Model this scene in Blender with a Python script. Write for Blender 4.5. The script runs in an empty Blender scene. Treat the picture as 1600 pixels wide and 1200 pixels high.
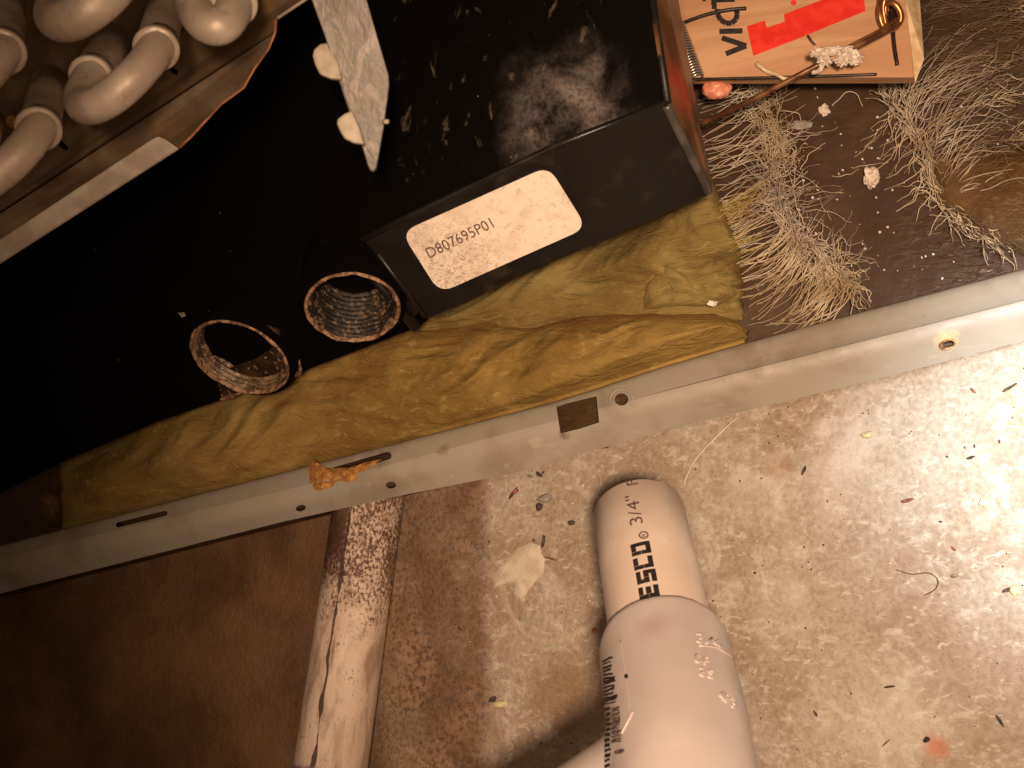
import bpy, bmesh, math, random
from mathutils import Vector as V, Matrix, noise as mn
random.seed(7)
S = bpy.context.scene
COL = S.collection
# ------------------------------------------------------------------ camera
FPX, DIST = 1800.0, 0.42
F = V((-0.445, 0.176, -1.0)).normalized()
U = (V((0, 1, 0)) - F * F.y).normalized()
R = F.cross(U).normalized()
CAM = -F * DIST
cd = bpy.data.cameras.new('camera'); cam = bpy.data.objects.new('camera', cd); COL.objects.link(cam)
cd.sensor_width = 36; cd.lens = FPX / 1600 * 36; cd.clip_start = 0.01; cd.clip_end = 50
cam.matrix_world = Matrix(((R.x, U.x, -F.x, CAM.x), (R.y, U.y, -F.y, CAM.y), (R.z, U.z, -F.z, CAM.z), (0, 0, 0, 1)))
S.camera = cam
cd.dof.use_dof = True; cd.dof.focus_distance = 0.365; cd.dof.aperture_fstop = 34
# ------------------------------------------------------------------ light
w = bpy.data.worlds.new("World"); S.world = w; w.use_nodes = True
w.node_tree.nodes['Background'].inputs[0].default_value = (1.0, 0.62, 0.38, 1)
w.node_tree.nodes['Background'].inputs[1].default_value = 0.06
S.view_settings.view_transform = 'Standard'; S.view_settings.look = 'None'
S.view_settings.exposure = 0.0; S.view_settings.gamma = 1.0

def ray(px, py): return F + R * ((px - 800) / FPX) + U * ((600 - py) / FPX)
def P(px, py, z=0.0):
    r = ray(px, py); return CAM + r * ((z - CAM.z) / r.z)
def Q(px, py, d): return CAM + ray(px, py) * d
def onplane(px, py, p0, n, off=0.0):
    r = ray(px, py); return CAM + r * ((p0 + n * off - CAM).dot(n) / r.dot(n))

def lamp(name, kind, loc, target, energy, color, size=0.01, cone=60, blend=0.6):
    l = bpy.data.lights.new(name, kind); o = bpy.data.objects.new(name, l); COL.objects.link(o)
    l.energy = energy; l.color = color
    if kind == 'SPOT': l.spot_size = math.radians(cone); l.spot_blend = blend; l.shadow_soft_size = size
    elif kind == 'AREA': l.size = size
    else: l.shadow_soft_size = size
    o.location = loc; o.rotation_euler = (target - loc).to_track_quat('-Z', 'Y').to_euler()
    return o
lamp('flashlight_beam', 'SPOT', Q(770, 580, -0.13), P(1230, 700, 0), 14.0, (1.0, 0.73, 0.52), 0.014, 60, 1.0)
lamp('coil_fill', 'POINT', Q(330, 60, 0.04), P(700, 300, 0), 0.62, (1.0, 0.70, 0.44), 0.012)  # added fill lamp to brighten the coil at upper left
lamp('doorway_light', 'SPOT', P(2150, 420, 0.20), P(1760, 700, 0), 7.5, (0.74, 0.87, 1.0), 0.03, 44, 1.0)

# ------------------------------------------------------------------ helpers
def tag(o, label=None, cat=None, group=None, kind=None):
    if label: o['label'] = label
    if cat: o['category'] = cat
    if group: o['group'] = group
    if kind: o['kind'] = kind
    return o
def empty(name, loc, label, cat, group=None):
    o = bpy.data.objects.new(name, None); COL.objects.link(o); o.location = loc; o.empty_display_size = 0.01
    return tag(o, label, cat, group)
def wpos(o):
    p = V((0, 0, 0))
    while o: p += o.location; o = o.parent
    return p
def obj(name, vf, mat, parent=None, smooth=False, uv=None, origin=None, bevel=0, sub=0):
    """link one mesh given in world coordinates; the origin goes to its own middle (top level) or its parent's"""
    vs, fs = vf[0], vf[1]
    base = wpos(parent) if parent else (origin if origin is not None else sum((V(v) for v in vs), V((0, 0, 0))) / len(vs))
    me = bpy.data.meshes.new(name); me.from_pydata([tuple(V(v) - base) for v in vs], [], fs); me.update()
    if uv:
        l = me.uv_layers.new(name='UVMap')
        for lp in me.loops: l.data[lp.index].uv = uv[lp.vertex_index]
    bm = bmesh.new(); bm.from_mesh(me); bmesh.ops.recalc_face_normals(bm, faces=bm.faces); bm.to_mesh(me); bm.free()
    o = bpy.data.objects.new(name, me); COL.objects.link(o)
    if parent: o.parent = parent
    else: o.location = base
    me.materials.append(mat)
    if smooth:
        for p in me.polygons: p.use_smooth = True
    if bevel:
        m = o.modifiers.new('b', 'BEVEL'); m.width = bevel; m.segments = 3; m.limit_method = 'ANGLE'; m.angle_limit = math.radians(35)
    if sub:
        m = o.modifiers.new('s', 'SUBSURF'); m.levels = sub; m.render_levels = sub
    return o
def join(*parts):
    vs, fs = [], []
    for v, f in parts:
        n = len(vs); vs += list(v); fs += [tuple(i + n for i in q) for q in f]
    return vs, fs
def prism(pts, off):
    n = len(pts); vs = [V(p) for p in pts] + [V(p) + off for p in pts]
    fs = [tuple(range(n)), tuple(reversed(range(n, 2 * n)))] + [(i, (i + 1) % n, n + (i + 1) % n, n + i) for i in range(n)]
    return vs, fs
def frames(pts):
    T = [(pts[min(i + 1, len(pts) - 1)] - pts[max(i - 1, 0)]).normalized() for i in range(len(pts))]
    n = T[0].orthogonal().normalized(); out = []
    for i, t in enumerate(T):
        n = (n - t * n.dot(t)).normalized(); out.append((t, n, t.cross(n)))
    return out
def sweep(pts, rad, n=20, caps=True, wob=0.0, seed=0):
    pts = [V(p) for p in pts]
    if not hasattr(rad, '__len__'): rad = [rad] * len(pts)
    vs, fs = [], []
    for i, (p, (t, a, b)) in enumerate(zip(pts, frames(pts))):
        for k in range(n):
            th = 2 * math.pi * k / n
            q = p + (a * math.cos(th) + b * math.sin(th)) * rad[i]
            if wob: q += (a * math.cos(th) + b * math.sin(th)) * wob * mn.noise(q * 220 + V((seed, 0, 0)))
            vs.append(q)
    for i in range(len(pts) - 1):
        for k in range(n):
            fs.append((i * n + k, i * n + (k + 1) % n, (i + 1) * n + (k + 1) % n, (i + 1) * n + k))
    if caps: fs += [tuple(reversed(range(n))), tuple(range((len(pts) - 1) * n, len(pts) * n))]
    return vs, fs
def smoothpath(pts, per=8):
    pts = [V(p) for p in pts]; out = []
    for i in range(len(pts) - 1):
        p0, p1, p2, p3 = pts[max(i - 1, 0)], pts[i], pts[i + 1], pts[min(i + 2, len(pts) - 1)]
        for k in range(per):
            t = k / per
            out.append(0.5 * ((2 * p1) + (p2 - p0) * t + (2 * p0 - 5 * p1 + 4 * p2 - p3) * t * t + (-p0 + 3 * p1 - 3 * p2 + p3) * t ** 3))
    out.append(pts[-1]); return out
def lerpline(pts, x):
    for (x0, y0), (x1, y1) in zip(pts, pts[1:]):
        if x <= x1: return y0 + (y1 - y0) * (x - x0) / (x1 - x0)
    (x0, y0), (x1, y1) = pts[-2:]; return y0 + (y1 - y0) * (x - x0) / (x1 - x0)
def fbm(p, o=4):
    s, a = 0.0, 1.0
    for _ in range(o): s += a * mn.noise(p); p = p * 2.03 + V((3.1, 7.7, 1.3)); a *= 0.5
    return s
# ------------------------------------------------------------------ materials
class NT:
    def __init__(s, name, coord='world', vec_scale=None):
        s.m = bpy.data.materials.new(name); s.m.use_nodes = True; s.t = s.m.node_tree
        s.b = s.t.nodes['Principled BSDF']
        if coord == 'uv': s.p = s.t.nodes.new('ShaderNodeTexCoord').outputs['UV']
        elif coord == 'obj': s.p = s.t.nodes.new('ShaderNodeTexCoord').outputs['Object']
        else: s.p = s.t.nodes.new('ShaderNodeNewGeometry').outputs['Position']
    def link(s, a, b):
        if isinstance(a, bpy.types.NodeSocket): s.t.links.new(a, b)
        elif isinstance(a, (tuple, list)): b.default_value = (*a, 1) if len(a) == 3 and b.type == 'RGBA' else a
        else: b.default_value = a
    def vm(s, op, a, b):
        n = s.t.nodes.new('ShaderNodeVectorMath'); n.operation = op; s.link(a, n.inputs[0]); s.link(b, n.inputs[1])
        return n.outputs['Value'] if op in ('DISTANCE', 'DOT_PRODUCT') else n.outputs[0]
    def noise(s, sc, det=4, dist=0.0, vec=None, stretch=None, rough=0.55):
        n = s.t.nodes.new('ShaderNodeTexNoise'); v = vec or s.p
        if stretch: v = s.vm('MULTIPLY', v, stretch)
        s.link(v, n.inputs['Vector']); n.inputs['Scale'].default_value = sc; n.inputs['Detail'].default_value = det
        n.inputs['Distortion'].default_value = dist; n.inputs['Roughness'].default_value = rough
        return n.outputs['Fac']
    def vor(s, sc, feat='F1', out='Distance', stretch=None):
        n = s.t.nodes.new('ShaderNodeTexVoronoi'); v = s.p
        if stretch: v = s.vm('MULTIPLY', v, stretch)
        s.link(v, n.inputs['Vector']); n.inputs['Scale'].default_value = sc; n.feature = feat
        return n.outputs[out]
    def mr(s, x, lo, hi, a=0.0, b=1.0):
        n = s.t.nodes.new('ShaderNodeMapRange'); n.interpolation_type = 'SMOOTHSTEP'
        s.link(x, n.inputs['Value']); n.inputs['From Min'].default_value = lo; n.inputs['From Max'].default_value = hi
        n.inputs['To Min'].default_value = a; n.inputs['To Max'].default_value = b
        return n.outputs['Result']
    def ma(s, op, a, b=0.0):
        n = s.t.nodes.new('ShaderNodeMath'); n.operation = op; s.link(a, n.inputs[0]); s.link(b, n.inputs[1]); return n.outputs[0]
    def mix(s, f, a, b):
        n = s.t.nodes.new('ShaderNodeMix'); n.data_type = 'RGBA'
        s.link(f, n.inputs[0]); s.link(a, n.inputs[6]); s.link(b, n.inputs[7]); return n.outputs[2]
    def near(s, p, r, edge=0.5, wob=0.0, wsc=120):
        """1 within about r of point p, wobbling edge"""
        d = s.vm('DISTANCE', s.p, tuple(p))
        if wob: d = s.ma('ADD', d, s.ma('MULTIPLY', s.ma('SUBTRACT', s.noise(wsc, 5), 0.5), wob))
        return s.mr(d, r * (1 - edge), r, 1.0, 0.0)
    def halfspace(s, p, n, soft, wob=0.0, wsc=40):
        """0..1 across the plane through p with normal n"""
        d = s.vm('DOT_PRODUCT', s.vm('SUBTRACT', s.p, tuple(p)), tuple(n))
        if wob: d = s.ma('ADD', d, s.ma('MULTIPLY', s.ma('SUBTRACT', s.noise(wsc, 5), 0.5), wob))
        return s.mr(d, -soft, soft)
    def bump(s, *hs):
        prev = None
        for h, dist in hs:
            n = s.t.nodes.new('ShaderNodeBump'); n.inputs['Strength'].default_value = 1.0; n.inputs['Distance'].default_value = dist
            s.link(h, n.inputs['Height'])
            if prev: s.t.links.new(prev, n.inputs['Normal'])
            prev = n.outputs['Normal']
        s.t.links.new(prev, s.b.inputs['Normal'])
    def done(s, col, rough=0.6, metal=0.0, spec=None):
        s.link(col, s.b.inputs['Base Color']); s.link(rough, s.b.inputs['Roughness']); s.link(metal, s.b.inputs['Metallic'])
        if spec is not None: s.b.inputs['Specular IOR Level'].default_value = spec
        return s.m
def simple(name, c1, c2, sc=120, rough=0.6, metal=0.0, bump=0.0, bsc=900, coord='world', spec=None, lo=.4, hi=.62):
    n = NT(name, coord); c = n.mix(n.mr(n.noise(sc, 5), lo, hi), c1, c2)
    if bump: n.bump((n.noise(bsc, 4), bump))
    return n.done(c, rough, metal, spec)

tA, tB, tC = Q(570, 380, .339), Q(1045, 165, .305), Q(800, -50, .322)
tn = (tB - tA).cross(tC - tA).normalized()
tp = lambda x, y: onplane(x, y, tA, tn)
# concrete
n = NT('concrete')
c = n.mix(n.mr(n.noise(22, 6, .6), .40, .62), (.31, .225, .150), (.385, .315, .235))
c = n.mix(n.ma('MULTIPLY', n.mr(n.noise(60, 7, 1.6), .50, .68), .6), c, (.54, .46, .37))
c = n.mix(n.ma('MULTIPLY', n.mr(n.noise(14, 5, .8), .55, .74), .5), c, (.27, .15, .07))
grain = n.noise(620, 6, 0); gr2 = n.noise(1700, 3)
c = n.mix(n.mr(grain, .34, .60), n.mix(.34, c, (.16, .095, .055)), c)
c = n.mix(n.mr(n.noise(380, 5, .8, None, (.7, 1.3, 1)), .54, .70, 0, .65), c, (.56, .49, .40))
c = n.mix(n.ma('MULTIPLY', n.mr(n.vor(330), .06, .14, 1, 0), n.mr(n.noise(75, 3), .58, .7)), c, (.12, .07, .04))
# shadow over the left floor and its edge painted in, mixed with rust staining
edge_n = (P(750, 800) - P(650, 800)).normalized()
stain_shade = n.halfspace(P(762, 900), -edge_n, .0035, .012, 30)
stain_shade2 = n.halfspace(P(560, 900), -edge_n, .03, .05, 25)
shade_rust = n.mix(n.mr(n.noise(26, 6, .8), .42, .64), (.140, .070, .034), (.27, .155, .082))
shade_rust = n.mix(n.mr(grain, .34, .58), (.085, .042, .020), shade_rust)
shade_rust_deep = n.mix(n.mr(n.noise(24, 8, .1, rough=.65), .34, .72), (.080, .036, .014), (.185, .092, .040))
c = n.mix(n.ma('MULTIPLY', stain_shade, n.mr(n.noise(32, 5), .3, .6, .62, .92)), c, shade_rust)
c = n.mix(n.ma('MULTIPLY', stain_shade2, .92), c, shade_rust_deep)
c = n.mix(n.ma('MULTIPLY', n.near(P(880, 1080), .022, .9, .012), .7), c, (.20, .10, .035))
c = n.mix(n.ma('MULTIPLY', n.near(P(1462, 1168), .006, .9, .005, 300), .85), c, (.42, .10, .03))
c = n.mix(n.ma('MULTIPLY', n.near(P(1215, 730), .007, .8, .010, 300), .6), c, (.30, .12, .05))
for q, r_ in ((P(1300, 745), .016), (P(1180, 760), .011), (P(1235, 920), .012), (P(1330, 690), .010), (P(1400, 1130), .02)):
    c = n.mix(n.ma('MULTIPLY', n.near(q, r_ * 1.3, .95, .034, 110), .42), c, (.60, .54, .46))
ring = n.vm('DISTANCE', n.p, tuple(P(862, 915)))
ring = n.ma('ADD', ring, n.ma('MULTIPLY', n.ma('SUBTRACT', n.noise(60, 3), .5), .008))
rm = n.ma('MULTIPLY', n.mr(ring, .0175, .0190), n.mr(ring, .0190, .0210, 1, 0))
c = n.mix(n.ma('MULTIPLY', n.ma('MULTIPLY', rm, n.halfspace(P(860, 915), V((-.5, -1, 0)).normalized(), .004)), .6), c, (.46, .34, .23))
n.bump((n.noise(90, 5), .0012), (grain, .00065), (gr2, .00025))
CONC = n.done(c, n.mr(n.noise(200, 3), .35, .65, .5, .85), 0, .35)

def railz(x): return .038 - .019 * (x / 1600)
n = NT('painted_sheet_metal')
c = n.mix(n.ma('MULTIPLY', n.mr(n.noise(38, 5, .5), .46, .66), .75), (.300, .255, .195), (.215, .165, .12))
c = n.mix(n.ma('MULTIPLY', n.mr(n.noise(180, 6, 1.2, None, (.5, 1.4, 1)), .60, .74), .5), c, (.42, .35, .27))
c = n.mix(n.mr(n.noise(420, 5), .70, .76), c, (.17, .12, .08))
def rn(x, y, dz_=.002): return P(x, y, railz(x) + dz_)
for (x, y, r_, col_, k_) in ((1481, 536, .0050, (.60, .44, .22), .8), (1482, 540, .0028, (.20, .06, .02), .95), (880, 682, .003, (.12, .07, .045), .7), (690, 700, .0035, (.15, .10, .07), .6), (1307, 528, .0022, (.16, .13, .10), .7),
        (1276, 540, .0016, (.14, .11, .09), .8), (470, 792, .0026, (.13, .07, .04), .6), (611, 757, .0026, (.13, .07, .04), .6), (590, 712, .006, (.17, .10, .06), .6), (905, 622, .006, (.20, .14, .10), .45), (80, 888, .0022, (.13, .08, .05), .6)):
    c = n.mix(n.ma('MULTIPLY', n.near(rn(x, y), r_, .6, r_ * .9, 500), k_), c, col_)
n.bump((n.noise(60, 3), .0006), (n.noise(900, 3), .00006))
PAINT = n.done(c, n.mr(n.noise(90, 4), .3, .7, .42, .6), 0, .35)
n = NT('cabinet_floor_metal')
c = n.mix(n.mr(n.noise(30, 5, .6), .42, .62), (.042, .019, .007), (.066, .035, .017))
c = n.mix(n.ma('MULTIPLY', n.mr(n.noise(34, 6, .4), .50, .72), .6), c, (.095, .055, .032))
fz = n.ma('MULTIPLY', n.mr(n.noise(300, 5, 2.0, None, (.35, 1.4, 1)), .5, .63), n.halfspace(P(1430, 120), R, .02, .02))
c = n.mix(n.ma('MULTIPLY', fz, .6), c, (.17, .12, .075))
c = n.mix(n.ma('MULTIPLY', n.mr(n.vor(200), .03, .09, .8, 0), n.mr(n.noise(60, 3), .5, .6)), c, (.28, .20, .15))
n.bump((n.noise(300, 5), .0003), (fz, .0004))
FLOORM = n.done(c, n.mr(n.noise(50, 4), .35, .65, .4, .7), 0, .3)
n = NT('dusty_black_plastic')
dust = n.ma('MULTIPLY', n.near(tp(885, 178), .0245, .8, .020, 80), n.ma('MULTIPLY', n.mr(n.noise(70, 8, .6, rough=.7), .30, .70), n.mr(n.noise(900, 3), .1, .6)))
dust2 = n.ma('MULTIPLY', n.near(tp(760, 90), .052, .7, .05, 60), n.mr(n.noise(230, 7, .5, None, (1.2, .6, 1)), .60, .74))
c = n.mix(n.ma('MULTIPLY', dust2, .55), (.0026, .0018, .0014), (.16, .125, .08))
c = n.mix(n.ma('MULTIPLY', dust, .75), c, (.22, .175, .155))
c = n.mix(n.mr(n.vor(130), .012, .035, .7, 0), c, (.26, .21, .15))
n.bump((n.noise(500, 4), .00003), (dust, .0003))
BLACKD = n.done(c, n.ma('ADD', .42, n.ma('MULTIPLY', dust, .5)), 0, .06)
n = NT('black_plastic')
sm = n.mr(n.noise(80, 5, .5), .52, .75)
c = n.mix(n.ma('MULTIPLY', sm, .5), (.0085, .0062, .0048), (.045, .032, .022))
n.bump((n.noise(35, 3), .0005), (n.noise(1400, 2), .00004))
BLACK = n.done(c, n.mr(n.noise(45, 4), .4, .65, .30, .5), 0, .32)
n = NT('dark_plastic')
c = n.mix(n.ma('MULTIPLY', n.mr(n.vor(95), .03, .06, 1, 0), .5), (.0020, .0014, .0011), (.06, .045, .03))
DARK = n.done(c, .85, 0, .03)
n = NT('red_brown_side')
c = n.mix(n.mr(n.noise(70, 4), .42, .62), (.070, .026, .011), (.15, .070, .026))
c = n.mix(n.near(Q(1062, 140, .31), .0105, .9, .004, 100), c, (.26, .030, .012))
SIDE = n.done(c, .35, 0, .5)
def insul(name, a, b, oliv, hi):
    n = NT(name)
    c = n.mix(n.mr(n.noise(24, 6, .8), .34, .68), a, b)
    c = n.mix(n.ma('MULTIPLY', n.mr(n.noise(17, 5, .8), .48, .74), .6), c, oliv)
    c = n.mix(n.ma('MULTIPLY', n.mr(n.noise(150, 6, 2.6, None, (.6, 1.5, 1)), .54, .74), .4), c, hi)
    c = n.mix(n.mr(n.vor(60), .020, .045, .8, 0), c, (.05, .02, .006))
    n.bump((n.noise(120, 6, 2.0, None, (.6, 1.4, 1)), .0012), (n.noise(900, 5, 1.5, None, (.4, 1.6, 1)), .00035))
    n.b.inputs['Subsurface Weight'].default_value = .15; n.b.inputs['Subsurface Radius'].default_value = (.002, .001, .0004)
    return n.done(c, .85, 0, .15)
INS1 = insul('yellow_glass_wool', (.175, .096, .022), (.32, .200, .058), (.115, .085, .024), (.48, .35, .14))
INS2 = insul('olive_glass_wool', (.15, .098, .026), (.255, .178, .060), (.11, .082, .022), (.38, .29, .13))
INS3 = insul('brown_glass_wool', (.085, .042, .014), (.17, .095, .034), (.07, .042, .014), (.32, .25, .15))
def fibre(name, a, b): return simple(name, a, b, 90, .75, 0, 0, spec=.2)
FIBT = fibre('tan_fibres', (.40, .29, .165), (.60, .48, .32))
FIBG = fibre('grey_dusty_fibres', (.34, .265, .20), (.52, .43, .34))
FIBY = fibre('yellow_fibres', (.34, .23, .05), (.52, .38, .13))
n = NT('dull_aluminium')
c = n.mix(n.mr(n.noise(60, 5, .5), .38, .64), (.38, .29, .215), (.54, .43, .33))
c = n.mix(n.ma('MULTIPLY', n.mr(n.noise(240, 5, .8), .56, .7), .5), c, (.28, .18, .12))
n.bump((n.noise(600, 4), .00008))
TUBE = n.done(c, n.mr(n.noise(110, 4), .35, .65, .42, .62), .25, .5)
n = NT('brown_coil_plate')
c = n.mix(n.mr(n.noise(45, 5, .6), .42, .64), (.095, .058, .030), (.19, .130, .078))
c = n.mix(n.ma('MULTIPLY', n.mr(n.noise(26, 4), .58, .7), .7), c, (.20, .11, .035))
n.bump((n.noise(400, 4), .0001))
PLATE = n.done(c, .5, .2, .4)
n = NT('scratched_zinc')
c = n.mix(n.mr(n.noise(150, 6, 1.4, None, (1, .45, 1)), .42, .64), (.085, .066, .050), (.150, .118, .092))
c = n.mix(n.ma('MULTIPLY', n.mr(n.noise(420, 6, 2.4, None, (1.5, .5, 1)), .60, .74), .6), c, (.26, .215, .17))
n.bump((n.noise(380, 5, 1.5, None, (1, .4, 1)), .00014))
ZINC = n.done(c, .48, .3, .5)
FLANGE = simple('dull_grey_flange', (.42, .33, .25), (.56, .46, .36), 110, .5, .3, .00015, 500)
CREAM = simple('cream_plastic_tab', (.30, .23, .16), (.38, .30, .22), 300, .5)
RUST = simple('rust', (.22, .075, .022), (.42, .17, .06), 260, .8, 0, .0004, 700)
n = NT('pvc_white')
c = n.mix(n.mr(n.noise(40, 4), .4, .65), (.60, .46, .37), (.67, .54, .45))
c = n.mix(n.ma('MULTIPLY', n.mr(n.noise(420, 5, .6, None, (1, .5, 1)), .64, .74), .4), c, (.36, .24, .15))
n.bump((n.noise(50, 3), .0002))
PVC = n.done(c, .34, 0, .5)
n = NT('pvc_fitting_white')
c = n.mix(n.mr(n.noise(30, 3), .4, .65), (.45, .365, .325), (.52, .43, .385))
pm = n.near(Q(1020, 985, .272), .0065, .9, .004, 250)
c = n.mix(n.ma('MULTIPLY', pm, .55), c, (.36, .20, .24))
n.bump((n.noise(60, 3), .0002))
FIT = n.done(c, .38, 0, .5)
INK = simple('black_ink', (.012, .008, .007), (.028, .018, .014), 900, .5)
INKF = simple('faded_black_ink', (.05, .032, .026), (.17, .11, .085), 700, .6)
INKB = simple('thin_brown_ink', (.07, .035, .03), (.17, .09, .075), 1200, .6)
n = NT('stained_white_pipe', 'uv')
uvx = n.t.nodes.new('ShaderNodeSeparateXYZ'); n.link(n.p, uvx.inputs[0]); ux, uy = uvx.outputs[0], uvx.outputs[1]
c = n.mix(n.mr(n.noise(45, 5, .4, None, (1, .5, 1)), .4, .65), (.54, .385, .28), (.66, .51, .40))
top = n.mr(uy, .030, .066, 1.0, 0.0)
spk = n.ma('ADD', n.noise(900, 8, .2, None, (1, .7, 1), .7), n.ma('MULTIPLY', n.ma('SUBTRACT', top, .5), .17))
spk = n.ma('ADD', spk, n.ma('MULTIPLY', n.ma('SUBTRACT', n.noise(110, 3), .5), .42))
c = n.mix(n.mr(spk, .49, .64), c, (.095, .042, .024))
c = n.mix(n.ma('MULTIPLY', n.mr(n.noise(140, 5, .8, None, (1, .35, 1)), .45, .70), .75), c, (.24, .135, .075))
stk = n.ma('ABSOLUTE', n.ma('ADD', n.ma('ADD', ux, .0062), n.ma('MULTIPLY', n.ma('SUBTRACT', n.noise(60, 4, 0, None, (0.2, 1, 1)), .5), .0035)))
wd = n.mr(n.noise(48, 3, 0, None, (0, 1, 1)), .38, .66, .0001, .0011)
c = n.mix(n.ma('MULTIPLY', n.ma('LESS_THAN', stk, wd), .9), c, (.045, .020, .012))
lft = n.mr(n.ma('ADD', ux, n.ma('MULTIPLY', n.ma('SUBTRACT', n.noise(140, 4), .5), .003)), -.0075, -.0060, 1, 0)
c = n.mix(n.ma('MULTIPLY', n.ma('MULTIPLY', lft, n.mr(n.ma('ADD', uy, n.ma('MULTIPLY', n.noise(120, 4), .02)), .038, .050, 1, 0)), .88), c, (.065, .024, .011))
c = n.mix(n.mr(n.ma('ADD', uy, n.ma('MULTIPLY', n.noise(90, 3), .004)), .1015, .1035), c, (.20, .10, .14))
n.bump((spk, .0003))
PIPED = n.done(c, .6, 0, .35)
n = NT('sticker_paper')
c = n.mix(n.mr(n.noise(110, 5, .4), .42, .66), (.74, .61, .49), (.62, .49, .38))
lw = n.near(Q(705, 415, .335), .022, .95, .014, 160)
c = n.mix(n.ma('MULTIPLY', n.ma('MULTIPLY', lw, n.mr(n.noise(800, 5, 1.2), .47, .62)), .9), c, (.34, .22, .15))
c = n.mix(n.ma('MULTIPLY', n.mr(n.noise(560, 5, 1.6, None, (1, .7, 1)), .55, .70), .6), c, (.40, .28, .20))
STICK = n.done(c, .5, 0, .4)
n = NT('raw_pine_board')
wv = n.noise(34, 5, .6, None, (.25, 3.5, 3)); wv2 = n.noise(240, 4, .4, None, (.12, 2.5, 3))
c = n.mix(n.mr(wv, .40, .62), (.42, .215, .110), (.52, .29, .155))
c = n.mix(n.ma('MULTIPLY', n.mr(wv2, .52, .66), .35), c, (.42, .20, .09))
n.bump((wv2, .00012))
WOOD = n.done(c, .6, 0, .35)
ENDW = simple('end_grain_wood', (.46, .30, .15), (.60, .43, .25), 260, .75, 0, .0002, 900)
REDI = simple('red_ink', (.62, .018, .008), (.72, .035, .016), 200, .45)
COPP = simple('copper_wire', (.26, .10, .035), (.46, .20, .075), 260, .32, .75)
STEEL = simple('spring_steel', (.35, .30, .25), (.50, .44, .38), 300, .3, .8)
DWIRE = simple('dark_wire', (.018, .010, .006), (.035, .02, .012), 300, .4, .3)
FLUFF = simple('white_lint', (.55, .42, .32), (.78, .66, .55), 900, .9, 0, .0006, 1800)
PINK = simple('pink_rubber', (.62, .22, .13), (.70, .30, .19), 120, .4)
FOAM = simple('orange_foam', (.30, .115, .022), (.52, .235, .060), 420, .85, 0, .0010, 900)
PALEG = simple('dried_glue', (.56, .36, .16), (.66, .48, .25), 300, .5)
SCAB = simple('plaster', (.46, .36, .26), (.56, .46, .35), 200, .85, 0, .0004, 700)
CHIPD = simple('dark_chip', (.035, .022, .016), (.09, .055, .038), 500, .7)
CHIPR = simple('red_brown_chip', (.20, .055, .03), (.34, .12, .07), 500, .7)
CHIPY = simple('yellow_chip', (.52, .44, .22), (.62, .54, .33), 500, .7)
CHIPG = simple('grey_chip', (.20, .16, .13), (.32, .27, .22), 500, .7)
CHIPW = simple('white_chip', (.66, .56, .46), (.78, .70, .60), 500, .7)

# ------------------------------------------------------------------ ground
def ground():
    N = 260; ext = .62; vs = []; fs = []
    for j in range(N + 1):
        for i in range(N + 1):
            x = -ext + 2 * ext * i / N - .05; y = -ext + 2 * ext * j / N
            vs.append(V((x, y, fbm(V((x, y, 0)) * 45, 4) * .0007 - .001)))
    for j in range(N):
        for i in range(N):
            a = j * (N + 1) + i; fs.append((a, a + 1, a + N + 2, a + N + 1))
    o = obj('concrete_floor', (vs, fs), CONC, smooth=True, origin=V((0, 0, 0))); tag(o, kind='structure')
ground()

# ------------------------------------------------------------------ cabinet base: rail with holes, floor sheet, skirt
UP = [(-160, 897), (0, 855), (640, 690), (870, 630), (1040, 575), (1160, 540), (1600, 423), (1760, 380)]
MID = [(-160, 925), (0, 886), (600, 742), (1040, 625), (1600, 484), (1760, 443)]
LO = [(-160, 963), (0, 924), (440, 812), (630, 770), (800, 736), (1040, 668), (1390, 583), (1600, 528), (1760, 490)]
def railz(x): return .038 - .019 * (x / 1600)
cab = empty('cabinet_base', P(800, 700, 0), 'beige painted sheet metal cabinet base with rail of punched holes along the concrete', 'cabinet')
xs = [-160 + 1920 * i / 96 for i in range(97)]
def rail():
    prof = []
    for x in xs:
        z = railz(x); wv = .0004 * mn.noise(V((x * .01, 0, 0)))
        u, m, l = lerpline(UP, x), lerpline(MID, x), lerpline(LO, x)
        w_ = fbm(V((x * .05, 4, 0)), 3) * .8
        top = P(x, u + w_, z - .0025 + wv)
        ring = [top + V((0, .0012, -.010)), top + V((0, .0010, -.0015)), top]
        for t in (.12, .4, .7): ring.append(P(x, u + (m - u) * t, z - .0025 + .0045 * t ** .8 + wv))
        A, B, C = P(x, m - 14, z + .0019 + wv), P(x, m, z + .0016 + wv), P(x, m + 14, z + .0004 + wv)
        ring += [A, A.lerp(B, .5) + V((0, 0, .0002)), B, B.lerp(C, .5) + V((0, 0, .0002)), C]
        Lw = P(x, l + w_ * .5, z - .0035)
        ring += [C.lerp(Lw, .5), Lw, Lw + V((0, .0025, -.0006))]
        prof.append(ring)
    k = len(prof[0]); off = V((0, .0001, -.0012)); vs = []; fs = []
    for r in prof: vs += r
    n0 = len(vs)
    vs += [p + V((.0002, -.0006, -.0011)) for p in list(vs)]
    M_ = len(prof)
    for a in range(M_ - 1):
        for i in range(k - 1):
            q = (a * k + i, a * k + i + 1, (a + 1) * k + i + 1, (a + 1) * k + i)
            fs.append(q); fs.append(tuple(n0 + j for j in reversed(q)))
        fs.append((a * k, (a + 1) * k, n0 + (a + 1) * k, n0 + a * k))
        fs.append((a * k + k - 1, n0 + a * k + k - 1, n0 + (a + 1) * k + k - 1, (a + 1) * k + k - 1))
    for a in (0, M_ - 1):
        for i in range(k - 1): fs.append((a * k + i, n0 + a * k + i, n0 + a * k + i + 1, a * k + i + 1))
    return obj('front_rail', (vs, fs), PAINT, cab, smooth=False)
rail_o = rail()
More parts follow.
